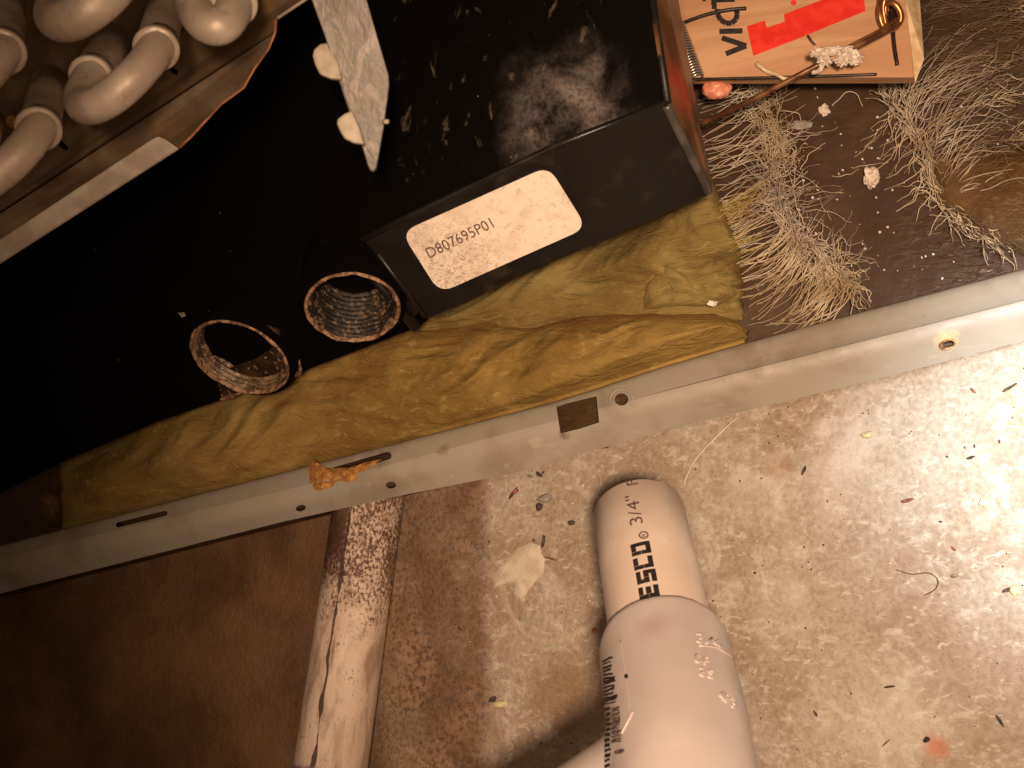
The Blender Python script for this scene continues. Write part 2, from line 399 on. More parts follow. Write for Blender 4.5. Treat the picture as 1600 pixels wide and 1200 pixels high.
# punch the holes
def cutter(pxs):
    z = railz(sum(p[0] for p in pxs) / len(pxs))
    ctr = [P(x, y, z) for x, y in pxs]
    mid = sum(ctr, V()) / len(ctr); d = (mid - CAM).normalized()
    vs, fs = prism([c - d * .008 for c in ctr], d * .018)
    me = bpy.data.meshes.new('cut'); me.from_pydata([tuple(v - wpos(cab)) for v in vs], [], fs)
    bm = bmesh.new(); bm.from_mesh(me); bmesh.ops.recalc_face_normals(bm, faces=bm.faces); bm.to_mesh(me); bm.free()
    o = bpy.data.objects.new('cut', me); COL.objects.link(o); o.location = wpos(cab); return o
def ell(cx, cy, a, b, rot=0, n=16):
    r = math.radians(rot); return [(cx + a * math.cos(t) * math.cos(r) - b * math.sin(t) * math.sin(r), cy + a * math.cos(t) * math.sin(r) + b * math.sin(t) * math.cos(r)) for t in [2 * math.pi * i / n for i in range(n)]]
def slot(x0, y0, x1, y1, h):
    d = V((x1 - x0, y1 - y0, 0)).normalized(); nn = V((-d.y, d.x, 0)); out = []
    for s, (cx, cy) in ((1, (x1, y1)), (-1, (x0, y0))):
        for i in range(7):
            t = -math.pi / 2 + math.pi * i / 6; v = d * (s * math.cos(t) * h) + nn * (s * math.sin(t) * h); out.append((cx + v.x, cy + v.y))
    return out
holes = [[(869, 634), (932, 619), (936, 660), (905, 670), (876, 677)], ell(971, 624, 10.5, 9.5), slot(185, 820, 258, 802, 4),
         slot(520, 737, 606, 712, 6), ell(470, 794, 8, 5, -15), ell(611, 758, 8, 5.5, 0), ell(1482, 538, 11, 6, -15)]
cuts = [cutter(h) for h in holes]
def rail_area(me): return sum(p.area for p in me.polygons)
for c_ in cuts:
    for sol in ('EXACT', 'FAST'):
        bpy.context.view_layer.update()
        m = rail_o.modifiers.new('h', 'BOOLEAN'); m.operation = 'DIFFERENCE'; m.object = c_; m.solver = sol
        bpy.context.view_layer.update()
        me2 = bpy.data.meshes.new_from_object(rail_o.evaluated_get(bpy.context.evaluated_depsgraph_get()))
        rail_o.modifiers.clear()
        if abs(rail_area(me2) / rail_area(rail_o.data) - 1) < .04: rail_o.data = me2; print('cut', sol); break
    else: print('no cut', rail_area(me2), rail_area(rail_o.data))
me2 = rail_o.data
for p_ in me2.polygons: p_.use_smooth = abs(p_.normal.z) > -1
try: me2.set_sharp_from_angle(angle=math.radians(38))
except Exception: pass
for c_ in cuts: bpy.data.objects.remove(c_)
# ring pressed round the screw hole, burrs round the square hole
def ringmesh(cx, cy, a, b, r, z, rot=0):
    pts = [P(x, y, z) for x, y in ell(cx, cy, a, b, rot, 28)]; pts.append(pts[0]); return sweep(pts, r, 8, False)
obj('pressed_ring', ringmesh(971, 624, 17.5, 15.5, .00045, railz(971) + .0005), PAINT, cab, True)
obj('rusted_burr', ringmesh(1481, 538, 11.5, 6.5, .0003, railz(1481) + .0014, -15), simple('flaked_rust', (.20, .07, .02), (.50, .30, .11), 500, .8, 0, .0005, 900), cab, True)
# floor sheet of the cabinet and the skirt under the rail
fl = [P(-150, 955, .012), P(1800, 455, .012), P(1900, -250, .012), P(-150, -250, .012)]
obj('floor_sheet', prism(fl, V((0, 0, -.002))), FLOORM, cab)
sk = []
for x in (-160, 200, 600, 1000, 1400, 1760):
    q = P(x, lerpline(LO, x), railz(x) - .0038); sk.append(q + V((0, .0035, 0)))
obj('skirt', prism([*sk, *[V((p.x, p.y, -.001)) for p in reversed(sk)]], V((.0003, .0012, 0))), FLOORM, cab)
# orange foam remnant and glue squiggle on the rail
def blob(pxs, z, h, mat, name, parent=None, nz=300, amp=.6, sub=3, seed=0, border=0.0):
    """a lumpy low patch whose outline is pxs, lying at height z(px) with thickness h"""
    cx = sum(p[0] for p in pxs) / len(pxs); cy = sum(p[1] for p in pxs) / len(pxs); n_ = len(pxs); rings = 6
    # resample outline
    out = []
    for i in range(n_):
        a, b = V((*pxs[i], 0)), V((*pxs[(i + 1) % n_], 0))
        for k in range(sub):
            q = a.lerp(b, k / sub); j = mn.noise(V((q.x * .15 + seed, q.y * .15, 1))) * amp * 3; out.append((q.x + j, q.y + j * .7))
    zf = z if callable(z) else (lambda x, y: z)
    vs, fs = [], []; m_ = len(out)
    for r_ in range(rings + 1):
        t = 1 - r_ / (rings + .35)
        for (x, y) in out:
            X, Y = cx + (x - cx) * t, cy + (y - cy) * t
            hh = h * (1 - t ** 3) ** .5 if t < 1 else -.0003
            q = P(X, Y, zf(X, Y)); hh *= 1 + amp * fbm(q * nz + V((seed, 0, 0)), 3) if t < 1 else 1
            vs.append(P(X, Y, zf(X, Y) + hh))
    for r_ in range(rings):
        for k in range(m_): fs.append((r_ * m_ + k, r_ * m_ + (k + 1) % m_, (r_ + 1) * m_ + (k + 1) % m_, (r_ + 1) * m_ + k))
    fs.append(tuple(rings * m_ + k for k in range(m_)))
    return obj(name, (vs, fs), mat, parent, True)
zr = lambda x, y: railz(x) + .0022 - .0045 * (1 - min(1, max(0, (y - lerpline(UP, x)) / (lerpline(MID, x) - lerpline(UP, x)))) ** .8) - max(0, (y - lerpline(MID, x) + 6)) * .00017
o = blob([(482, 734), (489, 718), (500, 726), (512, 731), (545, 730), (572, 722), (596, 717), (580, 728), (563, 742), (560, 752), (545, 755), (528, 752), (515, 765), (495, 769), (486, 768), (483, 752)], zr, .0013, FOAM, 'foam_remnant', nz=600, amp=.8)
tag(o, 'torn orange foam remnant stuck to the rail beside its half covered slot', 'foam')
sq = [(471, 784), (480, 774), (490, 764)]
sq2 = [(515, 772), (519, 779), (528, 782), (545, 778), (570, 774), (583, 767), (588, 758), (578, 754)]
gl = join(sweep(smoothpath([P(x, y, zr(x, y)) for x, y in sq]), .0003, 6), sweep(smoothpath([P(x, y, zr(x, y)) for x, y in sq2]), .0004, 6))
tag(obj('glue_trail', gl, PALEG, smooth=True), 'thin curved trail of dried yellow glue on the rail', 'glue')
# ------------------------------------------------------------------ insulation
def blanket(name, x0, x1, bot, top, zb, hmax, mat, label, fq=1.0, NX=220, NY=60, seed=0, flow=(1, 2.3), amp=.0045, endr=False, cat='insulation'):
    vs, fs = [], []
    for j in range(NY + 1):
        for i in range(NX + 1):
            s, t = i / NX, j / NY; x = x0 + (x1 - x0) * s; yb, yt = bot(x), top(x); xj = 9 * mn.noise(V((seed, t * 3.5, 2))) + 4 * mn.noise(V((seed, t * 13, 2)))
            y = yb + (yt - yb) * t
            # round ends
            prof = (4 * t * (1 - t)) ** .5 if 0 < t < 1 else 0
            e = min(1, (1 - s) * 22) if endr else 1; e *= min(1, s * 16)
            prof *= math.sqrt(max(0, 1 - (1 - e) ** 2))
            x += xj * (max(0, 1 - s * 14) + max(0, 1 - (1 - s) * 14))
            q = V((x * .0045 * fq + seed, (y + x * .3) * .010 * fq, 0)); wp = V((mn.noise(q * .9), mn.noise(q * .9 + V((9, 2, 4))), 0))
            q2 = q + wp * 1.1
            f = 1 - abs(mn.noise(q2 * 1.3)) * 2.2; g = fbm(q2 * 2.6, 4)
            f2 = 1 - abs(mn.noise(q2 * 3.1 + V((4, 4, 4)))) * 2
            h = hmax * prof + amp * prof * min(1, t * 2.2) * (f * .9 + g * .38 + f2 * .30)
            cap = railz(x) - .0095 - zb + max(0, lerpline(UP, x) - 8 - y) * .0004
            h = min(h, cap) if h > cap - .002 else h
            vs.append(P(x, y, zb + h))
    W = NX + 1
    for j in range(NY):
        for i in range(NX): a = j * W + i; fs.append((a, a + 1, a + W + 1, a + W))
    # skirt to the sheet below
    loop = [i for i in range(W)] + [j * W + NX for j in range(1, NY + 1)] + [NY * W + i for i in range(NX - 1, -1, -1)] + [j * W for j in range(NY - 1, 0, -1)]
    n0 = len(vs)
    for k in loop: v = vs[k]; vs.append(V((v.x, v.y, .0125)))
    L_ = len(loop)
    for k in range(L_): fs.append((loop[k], loop[(k + 1) % L_], n0 + (k + 1) % L_, n0 + k))
    fs.append(tuple(n0 + k for k in range(L_)))
    return tag(obj(name, (vs, fs), mat, smooth=True), label, cat)
TOP1 = [(60, 758), (78, 735), (100, 712), (240, 630), (400, 570), (560, 505), (640, 490), (667, 500), (700, 504), (761, 494), (787, 507), (840, 510), (892, 493), (956, 489), (1040, 490), (1106, 490), (1150, 500), (1166, 516)]
blanket('insulation_batt', 92, 1166, lambda x: lerpline(UP, x) + 8, lambda x: lerpline(TOP1, x) + 3 * mn.noise(V((x * .03, 0, 0))), .014, .012, INS1,
        'long golden yellow fibreglass batt with soft folds lying behind the beige rail', seed=3, endr=True)
BOT2 = [(600, 530), (700, 525), (840, 530), (1000, 512), (1162, 500)]
TOP2 = [(600, 480), (700, 455), (1112, 275), (1162, 385)]
blanket('insulation_batt', 610, 1160, lambda x: lerpline(BOT2, x), lambda x: lerpline(TOP2, x), .013, .005, INS2,
        'olive crumpled fibreglass roll squeezed under the black pan below its white sticker', seed=21, amp=.0105, endr=True, fq=.7)
blob([(1450, 250), (1500, 225), (1560, 232), (1640, 225), (1660, 380), (1600, 400), (1560, 385), (1500, 345), (1462, 315)], .0125, .006, INS3, 'insulation_tuft', nz=90, amp=.7, sub=6)
tag(bpy.data.objects['insulation_tuft'], 'brown matted fibreglass tuft at the right edge below the mouse trap', 'insulation')
o = blob([(62, 775), (75, 765), (95, 772), (102, 800), (95, 822), (72, 824), (60, 800)], .013, .010, INS3, 'insulation_tuft', nz=120, sub=4, seed=4)
tag(o, 'dim loose tuft of wool at the far left end of the yellow batt', 'insulation')
o = blob([(540 + 470, 405), (1040, 398), (1090, 405), (1140, 415), (1154, 425), (1152, 462), (1120, 478), (1060, 478), (1004, 484), (1008, 455)], .020, .006, INS2, 'insulation_tuft', nz=160, sub=5, seed=9, amp=.8)
tag(o, 'pale crumpled flap of fibreglass at the right end of the olive roll', 'insulation')

o = blob([(850, 600), (945, 590), (1000, 600), (985, 650), (950, 700), (870, 706), (840, 660)], .013, .003, insul('shaded_glass_wool', (.030, .015, .006), (.075, .042, .014), (.03, .02, .008), (.13, .09, .04)), 'insulation_tuft', nz=140, sub=5, seed=14, amp=.7)  # wool coloured dark to stand for the shade inside the square hole
tag(o, 'wool seen through the square hole of the rail, shade coloured in', 'insulation')
# ------------------------------------------------------------------ fibres
class Strands:
    def __init__(s): s.l = []
    def add(s, pts, r): s.l.append((pts, r))
    def build(s, name, mat, label, cat='fibres'):
        cu = bpy.data.curves.new(name, 'CURVE'); cu.dimensions = '3D'; cu.bevel_depth = 1.0; cu.bevel_resolution = 0; cu.use_fill_caps = False
        base = V(s.l[0][0][0])
        for pts, r in s.l:
            sp = cu.splines.new('POLY'); sp.points.add(len(pts) - 1)
            for i, p in enumerate(pts):
                sp.points[i].co = (*(V(p) - base), 1); sp.points[i].radius = .78 * r * (1 - .45 * i / len(pts))
        cu.materials.append(mat); o = bpy.data.objects.new(name, cu); COL.objects.link(o); o.location = base
        return tag(o, label, cat, None, 'stuff')
def strand(x, y, ang, ln, bend, z0=.0135, z1=.018, wob=10, n=12, seed=None):
    """pixel walk from x,y in direction ang (deg, y up), arching off the sheet"""
    sd = random.random() * 100 if seed is None else seed; pts = []; a = math.radians(ang); st = ln / n
    for i in range(n + 1):
        t = i / n; z = z0 + (z1 - z0) * math.sin(math.pi * min(1, t * 1.05)) ** 1 if t < 1 else z0
        pts.append(P(x, y, max(z, .0128)))
        a2 = a + math.radians(bend) * t + math.radians(wob * 3.4) * mn.noise(V((sd, t * 4.5, 0)))
        x += math.cos(a2) * st; y -= math.sin(a2) * st
    return pts
rnd = random.uniform; px = .00021
tan, gry, yel = Strands(), Strands(), Strands()
SP = [(1175, 135), (1185, 165), (1195, 185), (1210, 215), (1217, 250), (1207, 285), (1215, 318), (1232, 345), (1253, 373), (1277, 405), (1300, 425), (1330, 450)]
def onspine(pts, t):
    k = t * (len(pts) - 1); i = min(int(k), len(pts) - 2); f = k - i
    return pts[i][0] + (pts[i + 1][0] - pts[i][0]) * f, pts[i][1] + (pts[i + 1][1] - pts[i][1]) * f, math.degrees(math.atan2(-(pts[i + 1][1] - pts[i][1]), pts[i + 1][0] - pts[i][0]))
# combed hairs from the wool edge up to the right
for i in range(105):
    y = rnd(150, 470); x = 1098 + (y - 150) * .05 + rnd(-8, 14) - (max(0, y - 330)) * .25
    tgt = rnd(85, 180)
    (tan if random.random() < .6 else gry).add(strand(x, y, rnd(2, 32), tgt, rnd(0, 32), .0135, rnd(.015, .022), 9), rnd(.7, 1.3) * px)
for i in range(110):
    x = rnd(985, 1130); y = 470 - (x - 985) * .6 + rnd(-70, 25)
    yel.add(strand(x, y, rnd(8, 38), rnd(60, 120), rnd(-10, 25), .017, rnd(.018, .026), 8), rnd(.6, 1.1) * px)
# the matted spine
for i in range(330):
    t = random.random(); x, y, a = onspine(SP, t); wd_ = 13 + 9 * math.sin(t * 9) ** 2
    st = tan if (t < .42 or t > .82 or random.random() < .2) else gry
    st.add(strand(x + rnd(-wd_, wd_), y + rnd(-wd_, wd_), a + rnd(-38, 38) + (180 if random.random() < .5 else 0), rnd(24, 84), rnd(-70, 70), .0130, rnd(.014, .021), 44, 13), rnd(.5, 1.5) * px)
# strays across spine
for i in range(70):
    t = rnd(.3, .95); x, y, a = onspine(SP, t)
    gry.add(strand(x + rnd(-10, 10), y + rnd(-8, 8), rnd(0, 360), rnd(40, 110), rnd(-50, 50), .0135, rnd(.016, .022), 16), rnd(.6, 1.1) * px)
# tail sweeping back down to the left
for i in range(95):
    x, y, a = onspine(SP, rnd(.62, 1.0))
    tan.add(strand(x + rnd(-12, 22), y + rnd(-5, 14), rnd(228, 262), rnd(60, 150), rnd(-62, -20), .0135, rnd(.016, .021), 8), rnd(.8, 1.7) * px)
for i in range(75):
    tan.add(strand(rnd(1275, 1345), rnd(395, 450), rnd(0, 360), rnd(14, 40), rnd(-90, 90), .0133, rnd(.014, .018), 30, 8), rnd(.6, 1.2) * px)
# single long hairs seen on the brown sheet
for a in [(1255, 350, 100, 110, -5), (1257, 305, 15, 62, -20), (1258, 330, -3, 78, -30), (1250, 265, 62, 60, -40), (1280, 305, -75, 45, 30), (1245, 222, -170, 40, 40), (1212, 205, -6, 62, 12), (1245, 218, 12, 42, 18),
          (1228, 140, 60, 60, -110), (1300, 165, 70, 70, -160), (1335, 245, 30, 60, 30), (1350, 230, 42, 70, 20), (1345, 220, 25, 50, 40), (1330, 262, -5, 60, 30), (1385, 278, 10, 60, 60), (1400, 330, 18, 60, 60), (1270, 390, 10, 50, -30), (1300, 275, -10, 45, 50)]:
    tan.add(strand(a[0], a[1], a[2], a[3], a[4], .0133, .0165, 14), 1.15 * px)
SP2 = [(1388, 128), (1398, 150), (1410, 172), (1425, 200), (1440, 225), (1450, 262), (1458, 290), (1480, 320), (1510, 345), (1545, 368), (1570, 388)]
for i in range(230):
    t = random.random(); x, y, a = onspine(SP2, t); wd_ = 11 + 5 * math.sin(t * 12)
    (tan if t > .55 or random.random() < .5 else gry).add(strand(x + rnd(-wd_, wd_), y + rnd(-9, 9), a + rnd(-30, 30) + (180 if random.random() < .5 else 0), rnd(20, 60), rnd(-50, 50), .0132, rnd(.014, .019), 24, 9), rnd(.7, 1.3) * px)
for i in range(26):
    x, y, a = onspine(SP2, rnd(.1, .75))
    tan.add(strand(x, y, rnd(200, 262), rnd(35, 90), rnd(-40, 40), .0133, rnd(.014, .019), 14), rnd(.7, 1.2) * px)
# hairs fanning up and to the right
for i in range(95):
    x, y, a = onspine(SP2, rnd(.1, .7))
    (tan if random.random() < .45 else gry).add(strand(x + rnd(-5, 25), y + rnd(-10, 10), rnd(28, 78), rnd(60, 170), rnd(-55, -5), .0133, rnd(.016, .024), 9), rnd(.6, 1.15) * px)
fuz = Strands()
for i in range(330):
    x, y = rnd(1425, 1630), rnd(-30, 240)
    fuz.add(strand(x, y, rnd(-8, 42), rnd(40, 120), rnd(-25, 25), .0132, rnd(.0140, .018), 10, 9), rnd(.35, .85) * px)
for i in range(150):
    x, y = rnd(1470, 1640), rnd(230, 400)
    fuz.add(strand(x, y, rnd(-30, 60), rnd(30, 90), rnd(-40, 40), .017, rnd(.018, .021), 16, 9), rnd(.35, .8) * px)
tan.build('insulation_fibres', FIBT, 'tan stiff insulation hairs swept over the brown sheet below the trap')
gry.build('insulation_fibres', FIBG, 'grey dusty insulation hairs matted in the middle of the swept line')
yel.build('insulation_fibres', FIBY, 'yellow hairs combed off the olive roll beside the corner of the black pan')
fuz.build('fibre_fuzz', simple('brown_grey_fuzz', (.12, .078, .045), (.22, .15, .09), 60, .8), 'thin brown grey fuzz covering the sheet right of the mouse trap')
# loops of lighter fringe at the right edge
fr = Strands()
for i in range(80):
    x, y = random.choice([(1545, 118), (1560, 150), (1530, 162), (1590, 20), (1580, 210)])
    fr.add(strand(x + rnd(-22, 22), y + rnd(-14, 14), rnd(-10, 40), rnd(18, 70), rnd(-60, 60), .0145, rnd(.018, .022), 22, 8), rnd(.5, 1.1) * px)
fr.build('pale_fibre_wisps', FIBT, 'pale wisps of fibre lying on the fuzz at the upper right edge')
# crumbs on the brown sheet
def chip(x, y, w_, h_, rot, mat, z=.0126, th=.0006, seed=0):
    out = []
    for i in range(9):
        t = 2 * math.pi * i / 9; rr = 1 + .45 * mn.noise(V((seed * 3.3, math.cos(t) * 1.5, math.sin(t) * 1.5)))
        a, b = w_ / 2 * math.cos(t) * rr, h_ / 2 * math.sin(t) * rr; r = math.radians(rot)
        out.append((x + a * math.cos(r) + b * math.sin(r), y - a * math.sin(r) + b * math.cos(r)))
    low = [P(a, b, z) for a, b in out]; c = sum(low, V()) / 9
    vs = low + [c.lerp(p, .72) + V((0, 0, th * (.7 + .5 * mn.noise(p * 900)))) for p in low] + [c + V((0, 0, th * 1.15))]
    fs = [(i, (i + 1) % 9, 9 + (i + 1) % 9, 9 + i) for i in range(9)] + [(9 + i, 9 + (i + 1) % 9, 18) for i in range(9)] + [tuple(reversed(range(9)))]
    return vs, fs
cr = []
for i in range(150):
    x, y = rnd(1180, 1620), rnd(130, 470)
    if y > lerpline(UP, x) - 10: continue
    s = rnd(1.5, 5); cr.append(chip(x, y, s, s * rnd(.5, 1), rnd(0, 180), None, .0122, .0004, i))
tag(obj('dust_crumbs', join(*cr), CHIPW, smooth=False), 'scattered pale crumbs on the brown cabinet sheet', 'crumbs', None, 'stuff')
def lump(name, x, y, w_, h_, z, mat, label, cat, seed=0, hh=.004, parent=None, rough=.5, sq=1.0):
    bm = bmesh.new(); bmesh.ops.create_icosphere(bm, subdivisions=4, radius=1)
    c = P(x, y, z + hh / 2); d = (c - CAM).length / FPX
    vs = []
    for v in bm.verts:
        k = 1 + rough * fbm(v.co * 1.7 + V((seed, 0, 0)), 4); q = v.co * k
        vs.append(c + R * q.x * w_ / 2 * d + U * q.y * h_ / 2 * d - F * q.z * hh / 2)
    fs = [tuple(v.index for v in f.verts) for f in bm.faces]; bm.free()
    o = obj(name, (vs, fs), mat, parent, True)
    return tag(o, label, cat) if label else o
lump('lint_crumb', 1361, 277, 24, 30, .013, FLUFF, 'small white lint crumb lying alone on the brown sheet under the trap', 'lint', 3, .004)
lump('lint_crumb', 1113, 474, 14, 9, .027, CHIPW, 'tiny bright white speck on the end of the olive roll', 'lint', 5, .002)
lump('lint_crumb', 1288, 172, 15, 15, .0125, FLUFF, 'round grey lint dot just under the lower edge of the trap', 'lint', 8, .001)
lump('lint_crumb', 1255, 195, 40, 12, .0125, CHIPG, 'flat grey smear of lint left of the lint dot', 'lint', 9, .0008)

# ------------------------------------------------------------------ black drain pan
pan = empty('drain_pan', Q(800, 350, .34), 'black plastic drain pan with a white sticker and two threaded drain ports', 'drain pan')
fA, fB, fC = Q(570, 378, .333), Q(1045, 160, .300), Q(668, 500, .352)
fn = (fB - fA).cross(fC - fA).normalized();
if fn.dot(CAM - fA) < 0: fn = -fn
fp = lambda x, y, off=0: onplane(x, y, fA, fn, off)
face = [fp(566, 376), fp(640, 338), fp(870, 228), fp(1045, 160), fp(1082, 235), fp(1112, 303), fp(1105, 308), fp(870, 408), fp(668, 500), fp(655, 484)]
obj('front_face', prism(face, -fn * .003), BLACK, pan, bevel=.0008)
# upper dusty tray surface, set a little lower than the lip
tA, tB, tC = Q(570, 380, .339), Q(1045, 165, .305), Q(800, -50, .322)
tn = (tB - tA).cross(tC - tA).normalized()
tp = lambda x, y: onplane(x, y, tA, tn)
obj('tray_surface', prism([tp(500, 410), tp(566, 380), tp(640, 342), tp(870, 232), tp(1045, 164), tp(1018, -10), tp(1005, -160), tp(500, -160)], F * .004), BLACKD, pan)
lip = [fp(566, 375, .0006), fp(640, 337, .0006), fp(870, 227, .0006), fp(1042, 160, .0006)]
obj('lip', sweep(lip, .0009, 10), BLACK, pan, True)
obj('corner_bead', sweep(smoothpath([fp(1041, 164, .0002), fp(1070, 225, .0006), fp(1098, 280, .0004), fp(1107, 300, -.0004)]), [.0013] * 24 + [.0009], 14), simple('highlit_black_edge', (.035, .029, .024), (.07, .058, .048), 120, .34), pan, True)  # corner highlight painted in as a lighter grey than the face
obj('upper_corner_bead', sweep([fp(1043, 160, .0), tp(1030, 70), tp(1018, -10), tp(1005, -160)], .0011, 12), BLACK, pan, True)
# right side wall, brown with a redder patch
obj('side_wall', prism([fp(1045, 160, -.001), fp(1112, 303, -.001), Q(1113, 285, .345), Q(1100, 225, .345), Q(1078, 130, .340), Q(1060, 0, .335), Q(1048, -160, .33), tp(1006, -160), tp(1018, -10)], (F * .6 - R).normalized() * .001), SIDE, pan)
# stepped left end of the face
st0 = [fp(566, 376, -.001), fp(655, 484, -.001), fp(668, 500, -.001)]
obj('step_rib', prism([fp(566, 376, -.0012), fp(655, 484, -.0012), Q(642, 500, .366), Q(550, 392, .350)], F * .003), BLACK, pan, bevel=.0006)
obj('step_rib', sweep([fp(590, 396, .0003), fp(664, 494, .0003)], .0008, 10), BLACK, pan, True)
obj('step_rib', sweep([Q(552, 394, .349), Q(650, 512, .366)], .0017, 12), BLACK, pan, True)
# drain ports and the wall they stand in
pn = (-F * .68 - U * .72 + R * .06).normalized()
PR = []
portc = [(551, 482, .345), (374, 560, .372)]
wall0 = Q(*portc[0]) - pn * .020
wp_ = lambda x, y, off=0: onplane(x, y, wall0, pn, off)
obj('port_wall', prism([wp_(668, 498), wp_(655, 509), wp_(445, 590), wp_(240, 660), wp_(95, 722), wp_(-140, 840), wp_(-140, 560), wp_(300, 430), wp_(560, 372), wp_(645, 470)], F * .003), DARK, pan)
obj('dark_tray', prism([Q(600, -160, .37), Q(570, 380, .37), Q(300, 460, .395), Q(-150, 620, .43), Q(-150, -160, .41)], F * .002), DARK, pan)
crud = NT('crusted_thread')
cc = crud.mix(crud.mr(crud.noise(220, 6, .3), .30, .78), (.030, .016, .008), (.29, .175, .085))
cc = crud.mix(crud.mr(crud.noise(1100, 4), .58, .68), cc, (.50, .33, .18))
crud.bump((crud.noise(700, 5), .0003)); CRUD = crud.done(cc, .45, 0, .5)
crud = NT('greasy_thread')
cc = crud.mix(crud.mr(crud.noise(420, 6, 1.2), .50, .66), (.010, .007, .005), (.14, .085, .040))
crud.bump((crud.noise(400, 4), .0001)); CRUD2 = crud.done(cc, .6, 0, .35)
RIMM = simple('crusty_rim', (.09, .042, .018), (.34, .19, .09), 480, .6, 0, .0006, 900)
def lathe(c, ax, prof, n=72, wob=0, seed=0, helix=0.0):
    a = ax.orthogonal().normalized(); b = ax.cross(a); vs = []; fs = []
    for (r, h) in prof:
        for k in range(n):
            th = 2 * math.pi * k / n; rr = r; hh = h + helix * k / n
            if wob: rr += wob * fbm(V((math.cos(th) * 3 + seed, math.sin(th) * 3, h * 200)), 3)
            vs.append(c + ax * hh + (a * math.cos(th) + b * math.sin(th)) * rr)
    for i in range(len(prof) - 1):
        for k in range(n): fs.append((i * n + k, i * n + (k + 1) % n, (i + 1) * n + (k + 1) % n, (i + 1) * n + k))
    return vs, fs
for k, (cx, cy, dd) in enumerate(portc):
    c = Q(cx, cy, dd); pax = pn if k == 0 else (-F * .66 - U * .70 + R * .20 * -1).normalized()
    r0 = .0136 if k == 0 else .0160
    body = lathe(c, pax, [(r0 + .0008, 0), (r0 + .0022, -.001), (r0 + .0024, -.022)])
    po = obj('drain_port', body, DARK, pan, True)
    th = []; nthr = 10
    for i in range(nthr):
        h = -.0008 - i * .0018
        rr = r0 - .0004 - i * .00022
        th += [(rr, h), (rr - .0006, h - .0003), (rr - .0013, h - .0009), (rr - .0006, h - .0015)]
    th += [(th[-1][0] - .001, -.0195), (.0004, -.0198)]
    t_o = obj('thread', lathe(c, pax, th, 90, .00035, k * 5), CRUD2 if k == 0 else CRUD, po, True)
    t_o.data.materials.append(DARK)
    for p in t_o.data.polygons:
        ring_i = min(p.vertices) // 90
        if ring_i % 4 == 2 or ring_i >= len(th) - 3: p.material_index = 1
    rim = lathe(c, pax, [(r0 - .0004, -.001), (r0 - .0002, .0003), (r0 + .0001, .0005), (r0 + .0006, .0001), (r0 + .0009, -.0012)], 160, .0005, 7 + k)
    obj('rim', rim, RIMM, po, True)
sh = NT('crusted_brown_shoulder')
cc = sh.mix(sh.mr(sh.noise(160, 6, .8), .44, .64), (.014, .007, .0035), (.060, .027, .012))
cc = sh.mix(sh.mr(sh.noise(520, 5, .5), .58, .70), cc, (.36, .21, .10)); sh.bump((sh.noise(420, 5), .0007)); SHOU = sh.done(cc, .55, 0, .4)
c2 = Q(*portc[1]); pax2 = (-F * .66 - U * .70 - R * .20).normalized()
obj('crusted_shoulder', lathe(c2, pax2, [(.0164, -.0009), (.0172, -.0012), (.0180, -.0024), (.0178, -.0040)], 90, .0009, 3), SHOU, pan, True)
pts_ = [(296, 596), (318, 608), (345, 625), (372, 616), (400, 606), (430, 597), (455, 588), (470, 581), (466, 562), (458, 545), (446, 528), (400, 560)]
obj('crusted_corner', prism([onplane(x + 2 * mn.noise(V((x, y, 0))), y, c2 - pax2 * .006, pax2) for x, y in pts_], F * .0015), SHOU, pan, bevel=.0004)
obj('crusted_edge', sweep(smoothpath([onplane(x, y, c2 - pax2 * .0055, pax2) for x, y in [(345, 624), (372, 615), (400, 605), (430, 596), (455, 587), (469, 580), (465, 562), (457, 545)]]), .0006, 8, True, .0006), RIMM, pan, True)
# sticker
def rrect(c, rad, seg=6):
    out = []
    for i in range(4):
        p, a, b = V((*c[i], 0)), V((*c[i - 1], 0)), V((*c[(i + 1) % 4], 0))
        p0, p1 = p + (a - p).normalized() * rad, p + (b - p).normalized() * rad
        for k in range(seg + 1):
            t = k / seg; q = p0 * (1 - t) ** 2 + p * 2 * t * (1 - t) + p1 * t * t; out.append((q.x, q.y))
    return out
stq = [(627, 363), (857, 260), (917, 356), (687, 458)]
stk_o = obj('sticker', prism([fp(x, y, .00032) for x, y in rrect(stq, 24)], -fn * .00022), STICK, pan)
stk_o['label'] = 'white rounded sticker, smudged and printed'
FONTS = {}
def glyphs(text, res=3):
    cu = bpy.data.curves.new('t', 'FONT'); cu.body = text; cu.resolution_u = res; cu.size = 1
    o = bpy.data.objects.new('t', cu); COL.objects.link(o); bpy.context.view_layer.update()
    me = bpy.data.meshes.new_from_object(o.evaluated_get(bpy.context.evaluated_depsgraph_get()))
    vs = [v.co.copy() for v in me.vertices]; fs = [tuple(p.vertices) for p in me.polygons]
    bpy.data.objects.remove(o); bpy.data.meshes.remove(me)
    x0 = min(v.x for v in vs); x1 = max(v.x for v in vs); y0 = min(v.y for v in vs); y1 = max(v.y for v in vs)
    return [(( v.x - x0) / (x1 - x0), (v.y - y0) / (y1 - y0)) for v in vs], fs, (x1 - x0) / (y1 - y0)
def textmap(text, fun):
    uvs, fs, _ = glyphs(text); return [fun(a, b) for a, b in uvs], fs
tv = textmap('D807695P01', lambda a, b: fp(672 + 101 * a - 9 * b, 404 - 49 * a - 15 * b, .00050))
obj('part_number', tv, INKB, stk_o)
